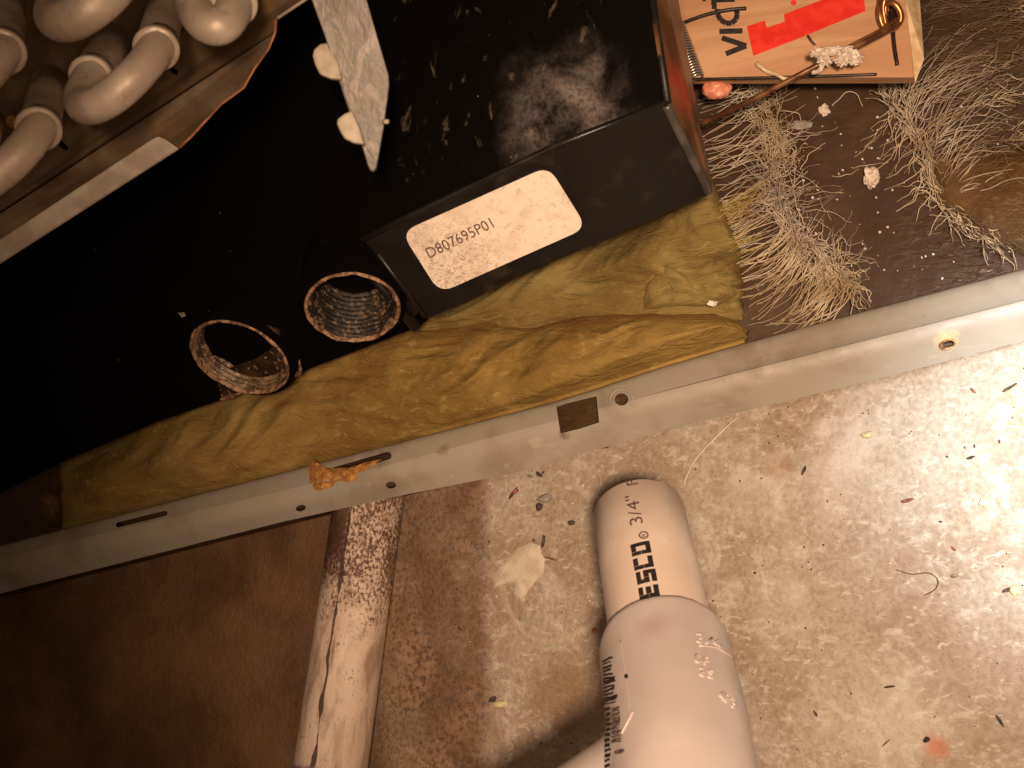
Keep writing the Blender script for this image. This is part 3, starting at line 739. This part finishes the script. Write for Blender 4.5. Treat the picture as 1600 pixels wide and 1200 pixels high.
# ------------------------------------------------------------------ evaporator coil
coil = empty('evaporator_coil', Q(200, 150, .27), 'row of dull metal return bends on the brown end plate of the cooling coil', 'coil')
pn1 = [Q(-80, -80, .300), Q(560, -80, .268), Q(476, 0, .270), Q(433, 28, .272), Q(429, 48, .272), Q(-80, 380, .298)]
obj('end_plate', prism(pn1, F * .0012), PLATE, coil)
fl2 = [Q(-80, 387, .297), Q(425, 55, .2735), Q(420, 76, .274), Q(397, 108, .275), Q(381, 137, .276), Q(345, 163, .278), Q(300, 212, .279), Q(279, 231, .280), Q(-80, 462, .302)]
obj('lower_plate', prism(fl2, F * .0010), PLATE, coil)
fl3 = [Q(-80, 426, .290), Q(237, 217, .272), Q(247, 213, .2715), Q(257, 217, .272), Q(279, 232, .2745), Q(-80, 462, .293)]
obj('folded_flange', prism(fl3, F * .0010), FLANGE, coil, bevel=.0004)
edge = [Q(431, 30, .2705), Q(430, 50, .2715), Q(420, 76, .273), Q(397, 108, .274), Q(381, 137, .275), Q(345, 163, .277), Q(300, 212, .278), Q(280, 231, .2785)]
e_o = obj('rusty_edge', sweep(edge, .00030, 6, True, .0002), RUST, coil, True)
obj('plate_rim', sweep([Q(520, -34, .2665), Q(476, 0, .2685), Q(434, 28, .2705)], .0004, 6), FLANGE, coil, True)
for (x, y) in ((270, 110), (98, 228), (365, 47)):
    obj('notch', prism([Q(a, b, .2699 + (430 - x) * .00004) for a, b in [(x - 8, y - 5), (x - 2, y - 8), (x + 8, y + 1), (x + 6, y + 7), (x - 1, y + 4)]], F * .0004), DARK, coil)
def bend(rc, lc, nv, dn, rr, base_r=None, base_l=None):
    """rc, lc: (px,py,depth) of the two collars; nv: pixel offset of the apex; dn: depth change of the apex"""
    A_, B_ = Q(*rc), Q(*lc); m = (A_ + B_) / 2; md = (rc[2] + lc[2]) / 2
    ap = Q((rc[0] + lc[0]) / 2 + nv[0], (rc[1] + lc[1]) / 2 + nv[1], md + dn); a = A_ - m; nn = ap - m
    pts = [m + a * math.cos(t) + nn * math.sin(t) for t in [math.pi * i / 28 for i in range(29)]]
    dirv = -nn.normalized()
    pts = [pts[0] + dirv * .004] + pts + [pts[-1] + dirv * .004]
    b = obj('return_bend', sweep(pts, rr, 24), TUBE, coil, True)
    for c, bp in ((A_, base_r), (B_, base_l)):
        e = c + dirv * .016 if bp is None else Q(*bp)
        dv = (c - e).normalized(); L_ = (c - e).length
        hs = [0, L_ * .4, L_ - .0035, L_ - .0015, L_, L_ + .0004, L_ + .0002]; rs = [rr * 1.13, rr * 1.13, rr * 1.14, rr * 1.22, rr * 1.30, rr * 1.24, rr * .98]
        obj('collar', sweep([e + dv * h for h in hs], rs, 24), TUBE, b, True)
r1 = .0037
bend((244, 76, .240), (142, 120, .254), (-42, 66), -.010, r1, (262, 0, .270), (176, 62, .278))
bend((60, 202, .243), (-42, 246, .257), (-42, 66), -.010, r1, (78, 128, .279), (-20, 190, .285))
bend((200, -52, .232), (98, -12, .246), (-38, 62), -.012, r1 * 1.12, (214, -130, .270), (120, -75, .27))
bend((366, 6, .238), (300, -34, .246), (-10, 52), -.010, r1, (366, -62, .268), (300, -100, .27))
bend((2, 82, .240), (-110, 130, .250), (-42, 66), -.010, r1 * 1.05, (10, 0, .275), (-90, 60, .28))
for (x, y, s_) in ((93, 128, 20), (88, 146, 16), (20, 190, 24), (175, 70, 18)):  # amber glints between the bends, made as small coloured drops
    lump('amber_glint', x, y, s_, s_ * .8, 0, simple('glint_colour', (.20, .10, .03), (.34, .18, .06), 300, .3), None, None, x, .003, coil) if False else None
    c_ = Q(x, y, .2835)
    vs_, fs_ = sweep([c_ - F * t * .0012 for t in (0, .5, .9, 1.0)], [s_ * .000078, s_ * .00007, s_ * .00004, .00001], 12, True, .0004, x)
    obj('amber_glint', (vs_, fs_), simple('glint_colour', (.20, .10, .03), (.34, .18, .06), 300, .35), coil, True)
# ------------------------------------------------------------------ hanging zinc bracket
br = empty('hanging_bracket', Q(550, 100, .255), 'pointed grey zinc strip hanging down over the black pan beside the coil', 'bracket')
out = [(470, -60), (487, 0), (508, 58), (527, 119), (545, 173), (564, 224), (575, 260), (579, 267), (584, 268), (588, 262), (599, 201), (604, 163), (608, 133), (607, 117), (589, 56), (573, 0), (556, -60)]
dz = lambda y: .250 + y * .00004
obj('strip', prism([Q(x, y, dz(y)) for x, y in out], F * .0010), ZINC, br, bevel=.0002)
for tb in ([(512, 66), (500, 68), (490, 77), (488, 87), (492, 101), (499, 115), (515, 122), (534, 124), (528, 95)], [(550, 172), (538, 177), (527, 185), (526, 193), (531, 205), (538, 216), (552, 223), (569, 225), (562, 200)]):
    obj('tab', prism([Q(x, y, .2532) for x, y in tb], F * .0018), CREAM, br, bevel=.0005)
obj('rivet', sweep([Q(600, 190, .2535), Q(606, 190, .2525)], [.0006, .0005], 10), CREAM, br, True)
# a few pale specks on the dark tray
for i, (x, y, s_) in enumerate([(404, 425, 12), (284, 492, 6), (661, 280, 4)]):
    c_ = [Q(x - s_, y - 3, .364), Q(x + s_ * .6, y - 4, .364), Q(x + s_, y + 2, .364), Q(x, y + 4, .364)]
    tag(obj('speck', prism(c_, F * .0004), simple('dim_speck', (.10, .07, .05), (.16, .12, .08), 500)), ['dim flat speck stuck in the dark tray above the left drain port', 'tiny speck in the dark left of the left drain port', 'pale speck on the pan just above the sticker corner'][i], 'speck')
# ------------------------------------------------------------------ PVC tee with printed pipe
tee = empty('pvc_drain_assembly', Q(1037, 1000, .29), 'clean white PVC pipe stub glued into a tee fitting over the concrete', 'pipe')
E0, E1 = Q(998, 803, .331), Q(1036, 1006, .2905)
pr = 72.0 * .331 / FPX
ax = (E0 - E1).normalized()                     # towards the open end
E2 = E1 - ax * .02
L0 = (E0 - E1).length
pp = lathe(E0, -ax, [(pr - .0029, .02), (pr - .0029, .0004), (pr - .0026, 0), (pr - .0004, 0), (pr, .0005), (pr, L0 * .5), (pr, L0 + .02)], 64)
pipe_o = obj('pipe_stub', pp, PVC, tee, True)
m = pipe_o.modifiers.new('e', 'EDGE_SPLIT'); m.split_angle = math.radians(50)
# fitting: socket, body and branch merged by remeshing
fr_ = 102.5 * .288 / FPX
G0 = E1 + ax * .0002; 
H1 = Q(1058, 1132, .2640); H2 = Q(1075, 1330, .232)
bm_parts = [sweep([G0, G0 - ax * .0006, G0 - ax * .0016], [fr_ - .0011, fr_ - .0003, fr_], 48), sweep([G0 - ax * .0012, G0 + (H1 - G0) * .5, H1, H2, H2 + (H2 - H1) * .35], [fr_, fr_ * 1.0, fr_ * 1.0, fr_ * 1.02, fr_ * 1.02], 48),
            sweep([Q(1066, 1212, .252), Q(905, 1314, .262), Q(560, 1500, .285)], [fr_ * .98] * 3, 48)]
def merged(parts, name, mat, parent, voxel=.0008, smooth_it=26):
    base = wpos(parent); me = None
    bm = bmesh.new()
    for v, f in parts:
        m_ = bpy.data.meshes.new('p'); m_.from_pydata([tuple(V(q) - base) for q in v], [], f); b2 = bmesh.new(); b2.from_mesh(m_); bmesh.ops.recalc_face_normals(b2, faces=b2.faces); b2.to_mesh(m_); b2.free()
        bm.from_mesh(m_); bpy.data.meshes.remove(m_)
    me = bpy.data.meshes.new(name); bm.to_mesh(me); bm.free()
    o = bpy.data.objects.new(name, me); COL.objects.link(o)
    r = o.modifiers.new('r', 'REMESH'); r.mode = 'VOXEL'; r.voxel_size = voxel
    s = o.modifiers.new('s', 'SMOOTH'); s.factor = .5; s.iterations = smooth_it
    bpy.context.view_layer.update()
    m2 = bpy.data.meshes.new_from_object(o.evaluated_get(bpy.context.evaluated_depsgraph_get())); o.modifiers.clear(); o.data = m2
    for p in m2.polygons: p.use_smooth = True
    m2.materials.clear(); m2.materials.append(mat); o.parent = parent
    return o
fit_o = merged(bm_parts, 'tee_fitting', FIT, tee)
# printing wrapped round the stub; s metres from the open end, a = arc metres (positive to the right)
rc_ = (CAM - E0); rc_ = (rc_ - ax * rc_.dot(ax)).normalized(); tg = rc_.cross(ax).normalized()
if tg.dot(R) < 0: tg = -tg
def wrap(s, a, off=.00012, r=None, c=None, axd=None):
    r = r or pr; th = a / r
    return (c or E0) - (axd or ax) * s + (rc_ * math.cos(th) + tg * math.sin(th)) * (r + off)
sy = lambda y: (y - 757) / 206.0 * L0 * (1.06 - .06 * (y - 757) / 206)
kx = .331 / FPX * 1.0
def printrow(text, y_start, y_end, xl, xr, mat, name, par):
    """text reads upward: first letter at y_start (low), last at y_end; letter tops towards xl"""
    uvs, fs, _ = glyphs(text)
    vs = [wrap(sy(y_start + (y_end - y_start) * a), ((xr + (xl - xr) * b) - (998 + (y_start - 790) * .19)) * kx) for a, b in uvs]
    return obj(name, (vs, fs), mat, par)
printrow('F', 767, 758, 984, 1001, INKB, 'printed_letter', pipe_o)
printrow('3/4"', 832, 783, 990, 1010, INKB, 'printed_size', pipe_o)
# registered mark
rm_ = []
cyy, cxx = 851, 1011
def pmap(x, y, yref): return wrap(sy(y), (x - (998 + (yref - 790) * .19)) * kx)
o1 = ell(cxx, cyy, 7, 6, 0, 20); o2 = ell(cxx, cyy, 5.2, 4.4, 0, 20)
vsr = [pmap(x, y, 851) for x, y in o1 + o2]; fsr = [(i, (i + 1) % 20, 20 + (i + 1) % 20, 20 + i) for i in range(20)]
uvs, fs_, _ = glyphs('R'); vR = [pmap(cxx + 3 - 6 * b, cyy + 2.6 - 5.2 * a, 851) for a, b in uvs]
obj('registered_mark', join((vsr, fsr), (vR, fs_)), INK, pipe_o)
# heavy stencil letters: cells on a 0..1 (reading) x 0..1 (height) square
LET = {'O': [(0, 0, .28, .46), (0, .54, .28, 1), (.72, 0, 1, 1), (.28, 0, .72, .22), (.36, .78, .72, 1)],
       'C': [(0, 0, .30, .46), (0, .54, .30, 1), (.30, 0, 1, .22), (.38, .78, 1, 1)],
       'S': [(0, 0, .92, .22), (0, .40, .40, .60), (.48, .40, 1, .60), (.72, .0, 1, .40), (0, .60, .28, 1), (.28, .80, 1, 1)],
       'E': [(0, 0, .30, .46), (0, .54, .30, 1), (.30, 0, 1, .22), (.38, .40, .9, .60), (.38, .80, 1, 1)],
       'R': [(0, 0, .28, .46), (0, .54, .28, 1), (.36, .78, 1, 1), (.72, .52, 1, .78), (.36, .38, .9, .58), (.66, 0, 1, .36)]}
for ch, y0, y1, xc in (('O', 880, 861, 1009), ('C', 902, 884, 1013), ('S', 924, 905, 1018), ('E', 947, 929, 1022), ('R', 969, 951, 1026)):
    pcs = []
    for (a0, b0, a1, b1) in LET[ch]:
        a0, b0, a1, b1 = max(a0 - .03, 0), max(b0 - .035, 0), min(a1 + .03, 1), min(b1 + .035, 1)
        nb = 4; vs = []; fs = []
        for i in range(nb + 1):
            b = b0 + (b1 - b0) * i / nb
            for a in (a0, a1):
                sl = (xc - 1013) * 0
                vs.append(wrap(sy(y0 + (y1 - y0) * a), ((xc + 14 - 28 * b) - (998 + (y0 - 790) * .19) - 0) * kx, .00013))
        for i in range(nb): fs.append((2 * i, 2 * i + 1, 2 * i + 3, 2 * i + 2))
        pcs.append((vs, fs))
    obj('stencil_letter', join(*pcs), INK, pipe_o)
# seam line, ink bar print, scratch and embossing on the fitting
faxis = (G0 - H1).normalized()
frc = (CAM - H1); frc = (frc - faxis * frc.dot(faxis)).normalized(); ftg = frc.cross(faxis).normalized()
if ftg.dot(R) < 0: ftg = -ftg
bpy.context.view_layer.update()
from mathutils.bvhtree import BVHTree
bvh = BVHTree.FromPolygons([v.co + wpos(tee) for v in fit_o.data.vertices], [tuple(p.vertices) for p in fit_o.data.polygons])
def onfit(x, y, off=.00012):
    r = ray(x, y).normalized(); h = bvh.ray_cast(CAM, r)
    return (h[0] + h[1] * off) if h[0] else None
def decal(polys, name, mat, off=.00014, parent=None):
    vs, fs = [], []
    for poly in polys:
        q = [onfit(x, y, off) for x, y in poly]
        if any(p is None for p in q): continue
        n0 = len(vs); vs += q; fs.append(tuple(range(n0, n0 + len(q))))
    if fs: return obj(name, (vs, fs), mat, parent or fit_o)
bars = []
random.seed(5)
y = 1028.0
def bar(x0, x1, y0, h, sl, jag=1.2):
    k = 5; top_ = [(x0 + (x1 - x0) * i / k, y0 - sl * i / k + rnd(-jag, jag) * .6) for i in range(k + 1)]; bot_ = [(a, b + h + rnd(-jag, jag) * .5) for a, b in top_]
    return [[top_[i], top_[i + 1], bot_[i + 1], bot_[i]] for i in range(k)]
while y < 1100:
    x0 = 942 + (y - 1028) * .035; x1 = 957 + (y - 1028) * .10 + rnd(-3, 3)
    bars += bar(x0, x1, y + 4, rnd(1.8, 4.2), rnd(3, 8)); y += rnd(4.2, 6.0)
for yy in range(1104, 1196, 8):
    bars += bar(945, 954.5 + rnd(-1, 1), yy + 3, rnd(4.5, 6.5), 2.5)
b2 = []
for yy in range(1104, 1160, 4): b2 += bar(956 + rnd(-1, 1), 970 + rnd(-2, 2), yy + 3, rnd(2.4, 3.8), 3)
decal(bars, 'smeared_print', INK); decal(b2, 'smeared_print', INKF)
decal([[(a, b) for a, b in ell(969, 1175, 8, 3.6, -15, 14)]], 'printed_oval', INKF, .00020)
decal([ell(979, 1057, 3.2, 3.6, 0, 10)], 'ink_dot', INK)
def lineon(pts, rad, name, mat, off=.0001):
    q = [onfit(x, y, off) for x, y in pts]; q = [p for p in q if p is not None]
    if len(q) > 2: return obj(name, sweep(smoothpath(q, 4), rad, 6), mat, fit_o, True)
lineon([(969, 1000), (973, 1030), (977, 1052), (981, 1080), (983, 1110), (984, 1120)], .00010, 'mould_seam', FIT, .0000)
lineon([(989, 1112), (983, 1125), (977, 1136), (972, 1146)], .00026, 'scratch_burr', FIT, .0001)
# embossed size marks: 3/4 and the mould marks beneath it, raised and worn
def emboss(strokes, name):
    ps = []
    for s_ in strokes:
        q = [onfit(x, y, .00002) for x, y in s_]
        if any(p is None for p in q): continue
        ps.append(sweep(smoothpath(q, 3) if len(q) > 2 else q, .00034, 6))
    if ps: obj(name, join(*ps), FIT, fit_o, True)
def estrokes(text_strokes, ox, oy, sx, sy_, shear): return [[(ox + a * sx, oy - b * sy_ + a * shear) for a, b in s] for s in text_strokes]
G = {'3': [[(0, .9), (.5, 1), (.9, .8), (.5, .55), (.95, .3), (.5, 0), (0, .1)]], '/': [[(0, 0), (1, 1)]], '4': [[(.8, 0), (.8, 1), (0, .35), (1, .35)]],
     'S': [[(.9, .9), (.4, 1), (.1, .75), (.8, .4), (.8, .1), (.3, 0), (0, .1)]], 'P': [[(.1, 0), (.1, 1), (.7, .95), (.8, .65), (.1, .5)]],
     'D': [[(.1, 0), (.1, 1), (.7, .8), (.8, .3), (.1, 0)]], '2': [[(.1, .8), (.5, 1), (.9, .7), (.1, 0), (.9, 0)]]}
emb = []
for i, ch in enumerate('3/4'): emb += estrokes(G[ch], 1088 + i * 14, 1003 + i * 4, 10, 13, 3)
for i, ch in enumerate('DP'): emb += estrokes(G[ch], 1087 + i * 13, 1035 + i * 4, 9, 12, 3)
for i, ch in enumerate('2S'): emb += estrokes(G[ch], 1092 + i * 14, 1054 + i * 4, 9, 11, 3)
for i, ch in enumerate('4P3'): emb += estrokes(G[ch], 1124 + i * 9, 1092 + i * 6, 7, 13, 4)
emb += [[(1092, 1009), (1118, 1012), (1133, 1020), (1146, 1030)]]
emboss(emb, 'embossed_marks')

# ------------------------------------------------------------------ stained pipe
a0, a1 = P(578, 770, .0128), P(516, 1200, .029)
dirp = (a1 - a0).normalized(); a0 = a0 - dirp * .004; a1 = a1 + dirp * .05; rp = .0127
rcp = (CAM - (a0 + a1) / 2); rcp = (rcp - dirp * rcp.dot(dirp)).normalized(); tgp = rcp.cross(dirp).normalized()
if tgp.dot(R) < 0: tgp = -tgp
vs, fs, uv = [], [], []; NS, NK = 60, 49; Lp = (a1 - a0).length
for i in range(NS + 1):
    for k in range(NK):
        th = -math.pi + 2 * math.pi * k / (NK - 1); s = Lp * i / NS
        wob_ = .00012 * fbm(V((th * 2, s * 150, 0)), 3)
        vs.append(a0 + dirp * s + (rcp * math.cos(th) + tgp * math.sin(th)) * (rp + wob_)); uv.append((th * rp, s))
for i in range(NS):
    for k in range(NK - 1): a = i * NK + k; fs.append((a, a + 1, a + NK + 1, a + NK))
tag(obj('stained_pipe', (vs, fs), PIPED, smooth=True, uv=uv), 'old white pipe speckled with dark mildew running out from under the rail', 'pipe')

# ------------------------------------------------------------------ rat trap
trap = empty('snap_trap', P(1250, 60, .03), 'wooden spring snap trap with red and black printing lying on the brown sheet', 'mouse trap')
bA, bB, bC = Q(1083, 124, .352), Q(1428, 123, .331), Q(1415, 0, .335)
bn = (bB - bA).cross(bC - bA).normalized()
if bn.dot(CAM - bA) < 0: bn = -bn
bp = lambda x, y, off=0: onplane(x, y, bA, bn, off)
t0 = [(1030, -120), (1083, 121), (1428, 121), (1415, 0), (1404, -120)]
# board as top + visible sides
topv = [bp(x, y) for x, y in t0]
low = [onplane(x, y, bA, bn, -.006) for x, y in [(1026, -120), (1084, 130), (1433, 129), (1442, 92), (1436, 0)]]
lowp = [(1026, -120), (1084, 131), (1430, 130), (1437, 0), (1428, -120)]
lowv = [onplane(x, y, bA, bn, -.0062) for x, y in lowp]
obj('board', (topv + lowv, [(0, 1, 2, 3, 4), (9, 8, 7, 6, 5), (0, 5, 6, 1), (1, 6, 7, 2), (4, 9, 5, 0)]), WOOD, trap)
obj('end_grain', ([topv[2], topv[3], topv[4], lowv[4], lowv[3], onplane(1444, 92, bA, bn, -.0045), lowv[2]], [(0, 1, 2, 3, 4, 5, 6)]), ENDW, trap)
def flat(pts, off, name, mat, par=trap): return obj(name, prism([bp(x, y, off) for x, y in pts], -bn * .0001), mat, par)
flat([(1167, 41), (1195, 32), (1198, 43), (1226, 34), (1225, 22), (1281, 1), (1300, -6), (1349, -14), (1352, 17), (1240, 63), (1177, 87)], .00016, 'red_print', REDI)
flat(ell(1240, 4, 4.5, 4.2, 0, 12), .00016, 'red_dot', REDI)
# black lettering, reads upward with the letter tops to the left
def strokes(segs, wd, off, name):
    ps = []
    for (x0, y0, x1, y1) in segs:
        d = V((x1 - x0, y1 - y0, 0)).normalized(); nn_ = V((-d.y, d.x, 0)) * wd / 2
        ps.append(prism([bp(x0 + nn_.x, y0 + nn_.y, off), bp(x1 + nn_.x, y1 + nn_.y, off), bp(x1 - nn_.x, y1 - nn_.y, off), bp(x0 - nn_.x, y0 - nn_.y, off)], -bn * .0001)); off += .00002
    return obj(name, join(*ps), INK, trap)
strokes([(1134, 84, 1166, 71.5), (1128, 59, 1166, 71.5)], 8.2, .00018, 'black_letter')
strokes([(1124, 49, 1160, 48)], 8.2, .00018, 'black_letter')
cpts = [(1121, 14), (1121, 22), (1126, 31), (1134, 36), (1143, 36), (1150, 30), (1152, 22), (1150, 14)]
strokes([(*cpts[i], *cpts[i + 1]) for i in range(len(cpts) - 1)], 8.2, .00018, 'black_letter')
strokes([(1113, 0, 1148, -1), (1116, -10, 1116, 14), (1115, -20, 1115, 8)], 7.5, .00018, 'black_letter')
flat([(1097, 0), (1103, -1), (1103, 2), (1098, 2)], .00016, 'ink_dot', INK)
# wires
def wire(pts, r, mat, name): return obj(name, sweep(smoothpath([bp(x, y, o_) for x, y, o_ in pts], 6), r, 10), mat, trap, True)
wire([(1062, 38, .001), (1085, 29, .0018), (1110, 21, .0022), (1140, 15, .0022), (1166, 13, .0012)], .00055, DWIRE, 'wire_arm')
wire([(1076, 124, .0008), (1150, 122.5, .001), (1250, 120, .001), (1330, 117.5, .001), (1370, 116, .0006)], .00045, DWIRE, 'hammer_bar')
wire([(1391, -10, .0015), (1394, 30, .001), (1397, 70, .001), (1402, 102, .0004)], .0006, DWIRE, 'staple')
# spring coil
sp_pts = []; c0, c1 = bp(1056, 38, .0018), bp(1088, 124, .0018); axs = (c1 - c0); nturn = 21; a_ = axs.normalized().orthogonal().normalized(); b_ = axs.normalized().cross(a_)
for i in range(nturn * 14 + 1):
    t = i / (nturn * 14); th = 2 * math.pi * nturn * t; sp_pts.append(c0 + axs * t + (a_ * math.cos(th) + b_ * math.sin(th)) * .0024)
obj('spring', sweep(sp_pts, .00036, 6), STEEL, trap, True)
# copper catch with loop, and the long trip rod
wire([(1374, -30, .002), (1376, 0, .003), (1374, 20, .004), (1378, 38, .003), (1386, 46, .002), (1398, 44, .003), (1407, 32, .004), (1407, 20, .005), (1400, 8, .006), (1391, 4, .006), (1384, 9, .005), (1383, 24, .004)], .0009, COPP, 'copper_catch')
wire([(1382, 0, .006), (1380, 14, .005), (1384, 38, .003)], .0008, COPP, 'copper_catch')
flat([(1386, 18), (1398, 14), (1403, 28), (1399, 42), (1388, 42)], .0003, 'catch_slot', DWIRE)
rod = [Q(1404, 36, .326), Q(1385, 48, .325), Q(1330, 76, .325), Q(1270, 106, .328), Q(1200, 143, .334), Q(1150, 168, .340), Q(1096, 192, .348)]
tag(obj('trip_rod', sweep(smoothpath(rod, 6), .00085, 12), simple('rusty_brown_rod', (.085, .030, .012), (.24, .10, .040), 200, .38, .4), trap, True), 'rusty brown rod')
rod2 = [Q(1402, 30, .3262), Q(1380, 45, .3252), Q(1330, 71, .3255), Q(1310, 82, .327)]
obj('trip_rod', sweep(smoothpath(rod2, 6), .0006, 10), COPP, trap, True)
# things on the trap
def lump3(name, c, rx, ry, rz, mat, label, cat, seed=0, rough=.5, parent=None, fq=1.7):
    bm = bmesh.new(); bmesh.ops.create_icosphere(bm, subdivisions=5 if fq > 2 else 4, radius=1); vs = []
    for v in bm.verts:
        k = 1 + rough * fbm(v.co * fq + V((seed, 0, 0)), 4); q = v.co * k; vs.append(c + R * q.x * rx + U * q.y * ry - F * q.z * rz)
    fs = [tuple(v.index for v in f.verts) for f in bm.faces]; bm.free(); o = obj(name, (vs, fs), mat, parent, True)
    return tag(o, label, cat) if label else o
lint = empty('bait_lint', Q(1300, 88, .325), 'white fluffy lint ball caught on the rod of the trap', 'lint')
for i, (x, y, a, b) in enumerate([(1284, 84, 14, 7), (1299, 80, 10, 6), (1318, 80, 12, 6), (1332, 90, 13, 9), (1316, 92, 11, 8), (1288, 95, 9, 6)]):
    lump3('lint_lobe', Q(x, y, .324), a * .00018, b * .00018, .0016, FLUFF, None, None, i * 3, .8, lint, 2.6)
lump3('pink_rubber_plug', Q(1120, 140, .357), .0042, .0030, .003, PINK, 'pink rounded rubber end poking out under the trap edge', 'plug', 4, .25)
cl = sweep(smoothpath([bp(1182, 100, .001), bp(1190, 106, .002), bp(1200, 112, .0015), bp(1212, 116, .002), bp(1222, 122, .002), bp(1238, 126, .001)], 5), .0007, 8, True, .0006)
tag(obj('torn_scrap', cl, simple('pale_scrap', (.50, .33, .20), (.66, .50, .35), 500, .4), smooth=True), 'curled pale scrap lying on the lower edge of the trap', 'scrap')
tag(obj('torn_scrap', sweep(smoothpath([bp(1262, 56, .0004), bp(1268, 64, .0012), bp(1274, 70, .001)], 5), .0005, 8, True, .0004), CHIPD, smooth=True), 'short dark twig standing above the lint ball on the trap', 'scrap')
o = sweep(smoothpath([Q(1284, 100, .324), Q(1282, 108, .325), Q(1276, 112, .326), Q(1270, 113, .327)], 5), .0007, 8, True, .0005)
tag(obj('torn_scrap', o, FLUFF, smooth=True), 'small white crumb hanging under the lint ball', 'scrap')
# ------------------------------------------------------------------ debris on the concrete
o = blob([(793, 868), (810, 853), (832, 846), (846, 850), (848, 862), (856, 872), (853, 895), (838, 912), (826, 925), (815, 942), (802, 930), (800, 912), (786, 915), (770, 920), (768, 900), (782, 882)], -.0012, .0012, SCAB, 'plaster_scab', nz=160, amp=.55, sub=4, seed=2)
tag(o, 'flat pale plaster scab on the concrete between the two pipes', 'plaster')
D = [('chip', 851, 778, 26, 15, 20, CHIPG, 'grey torn flake on the concrete above the plaster scab'), ('chip', 842, 792, 14, 11, 60, CHIPD, 'black crumb touching the grey flake near the rail'),
     ('chip', 893, 817, 13, 9, 0, CHIPD, 'single dark crumb left of the open pipe end'), ('splinter', 849, 846, 26, 5, 80, CHIPD, 'upright dark splinter beside the plaster scab'),
     ('splinter', 801, 771, 24, 5, 55, CHIPD, 'slanting dark splinter just below the rail'), ('chip', 806, 768, 12, 7, 50, CHIPR, 'reddish flake beside the slanting splinter'),
     ('chip', 842, 741, 13, 6, -35, CHIPD, 'dark grain close under the rail'), ('chip', 828, 744, 10, 5, -20, CHIPG, 'small grey grain close under the rail'),
     ('splinter', 861, 873, 22, 3, -15, CHIPR, 'thin brown sliver at the right of the plaster scab'), ('chip', 930, 985, 10, 9, 0, CHIPR, 'brown grain beside the mouth of the fitting'),
     ('splinter', 1256, 735, 16, 5, 65, CHIPD, 'short dark hook of debris right of the pipe end'), ('chip', 1355, 679, 20, 12, 10, CHIPY, 'flat yellowish chip below the rail on the right'),
     ('splinter', 1520, 610, 13, 5, -45, CHIPR, 'red brown sliver near the rusted rail hole'), ('chip', 1588, 613, 30, 22, 20, CHIPY, 'large pale chip with dark edge at the right border'),
     ('splinter', 1578, 606, 28, 6, 30, CHIPD, 'dark edge piece beside the large pale chip'), ('chip', 1417, 782, 20, 7, 10, CHIPR, 'tan sliver in the middle of the bright concrete'),
     ('chip', 1537, 785, 18, 16, 40, CHIPY, 'round yellow chip in the middle of the right side'), ('chip', 1586, 922, 18, 18, 20, CHIPY, 'round yellow chip at the right border'),
     ('splinter', 1574, 922, 18, 6, 20, CHIPD, 'dark crumb left of the yellow chip at the right border'), ('splinter', 1490, 857, 11, 4, -40, CHIPR, 'small red sliver below the round yellow chip'),
     ('chip', 1491, 900, 13, 6, 0, CHIPG, 'grey oval grain below the small red sliver'), ('splinter', 1390, 1073, 18, 4, 8, CHIPD, 'lone dark splinter low on the bright concrete'),
     ('splinter', 1562, 1126, 22, 5, -55, CHIPD, 'dark bent splinter at the lower right corner'), ('chip', 1448, 1156, 12, 10, 30, CHIPD, 'dark crumb on the orange rust stain'),
     ('splinter', 1274, 1115, 11, 4, -60, CHIPD, 'tiny dark splinter right of the tee fitting'), ('splinter', 1384, 1161, 18, 3, 40, CHIPG, 'thin grey splinter left of the rust stain'),
     ('chip', 782, 1100, 22, 14, 0, CHIPY, 'tan pebble on the brown concrete at the bottom'), ('chip', 770, 1092, 14, 8, 20, CHIPD, 'dark crumb touching the tan pebble'), ('splinter', 1516, 715, 15, 5, 15, CHIPD, 'dark sliver right of the flat yellowish chip')]
for i, (nm, x, y, a, b, rot, mt, lab) in enumerate(D):
    tag(obj(nm, chip(x, y, a, b, rot, mt, -.0008, .0012 if nm == 'chip' else .0009, i + 1), mt, smooth=False), lab, 'splinter' if nm == 'splinter' else 'chip', 'debris scattered on the concrete')
random.seed(11); g = []
for i in range(130):
    x, y = rnd(640, 1620), rnd(560, 1220)
    if y < lerpline(LO, x) + 6: continue
    s = rnd(1.2, 3.2); g.append(chip(x, y, s * rnd(1, 2.2), s, rnd(0, 180), None, -.0009, .0005, i))
tag(obj('grit', join(*g), CHIPD), 'fine dark grit sprinkled over the concrete', 'grit', None, 'stuff')
g = []
for i in range(120):
    x, y = rnd(700, 1620), rnd(560, 1220)
    if y < lerpline(LO, x) + 6: continue
    s = rnd(1.2, 3.2); g.append(chip(x, y, s * rnd(1, 2), s, rnd(0, 180), None, -.0009, .0005, i))
tag(obj('pale_grit', join(*g), CHIPW), 'fine pale grit sprinkled over the concrete', 'grit', None, 'stuff')
h = [(1068, 757), (1074, 742), (1084, 722), (1098, 704), (1116, 686), (1134, 668), (1152, 652)]
tag(obj('loose_hair', sweep(smoothpath([P(x, y, .0001) for x, y in h]), .00030, 6), simple('pale_hair', (.55, .44, .32), (.66, .55, .42), 200), smooth=True), 'long pale hair curving from the open pipe end towards the rail', 'hair')
h = [(1400, 890), (1425, 897), (1450, 895), (1465, 905), (1462, 920), (1445, 930)]
tag(obj('loose_hair', sweep(smoothpath([P(x, y, -.0002) for x, y in h]), .00014, 5), CHIPD, smooth=True), 'fine dark curled hair on the bright concrete at the right', 'hair')
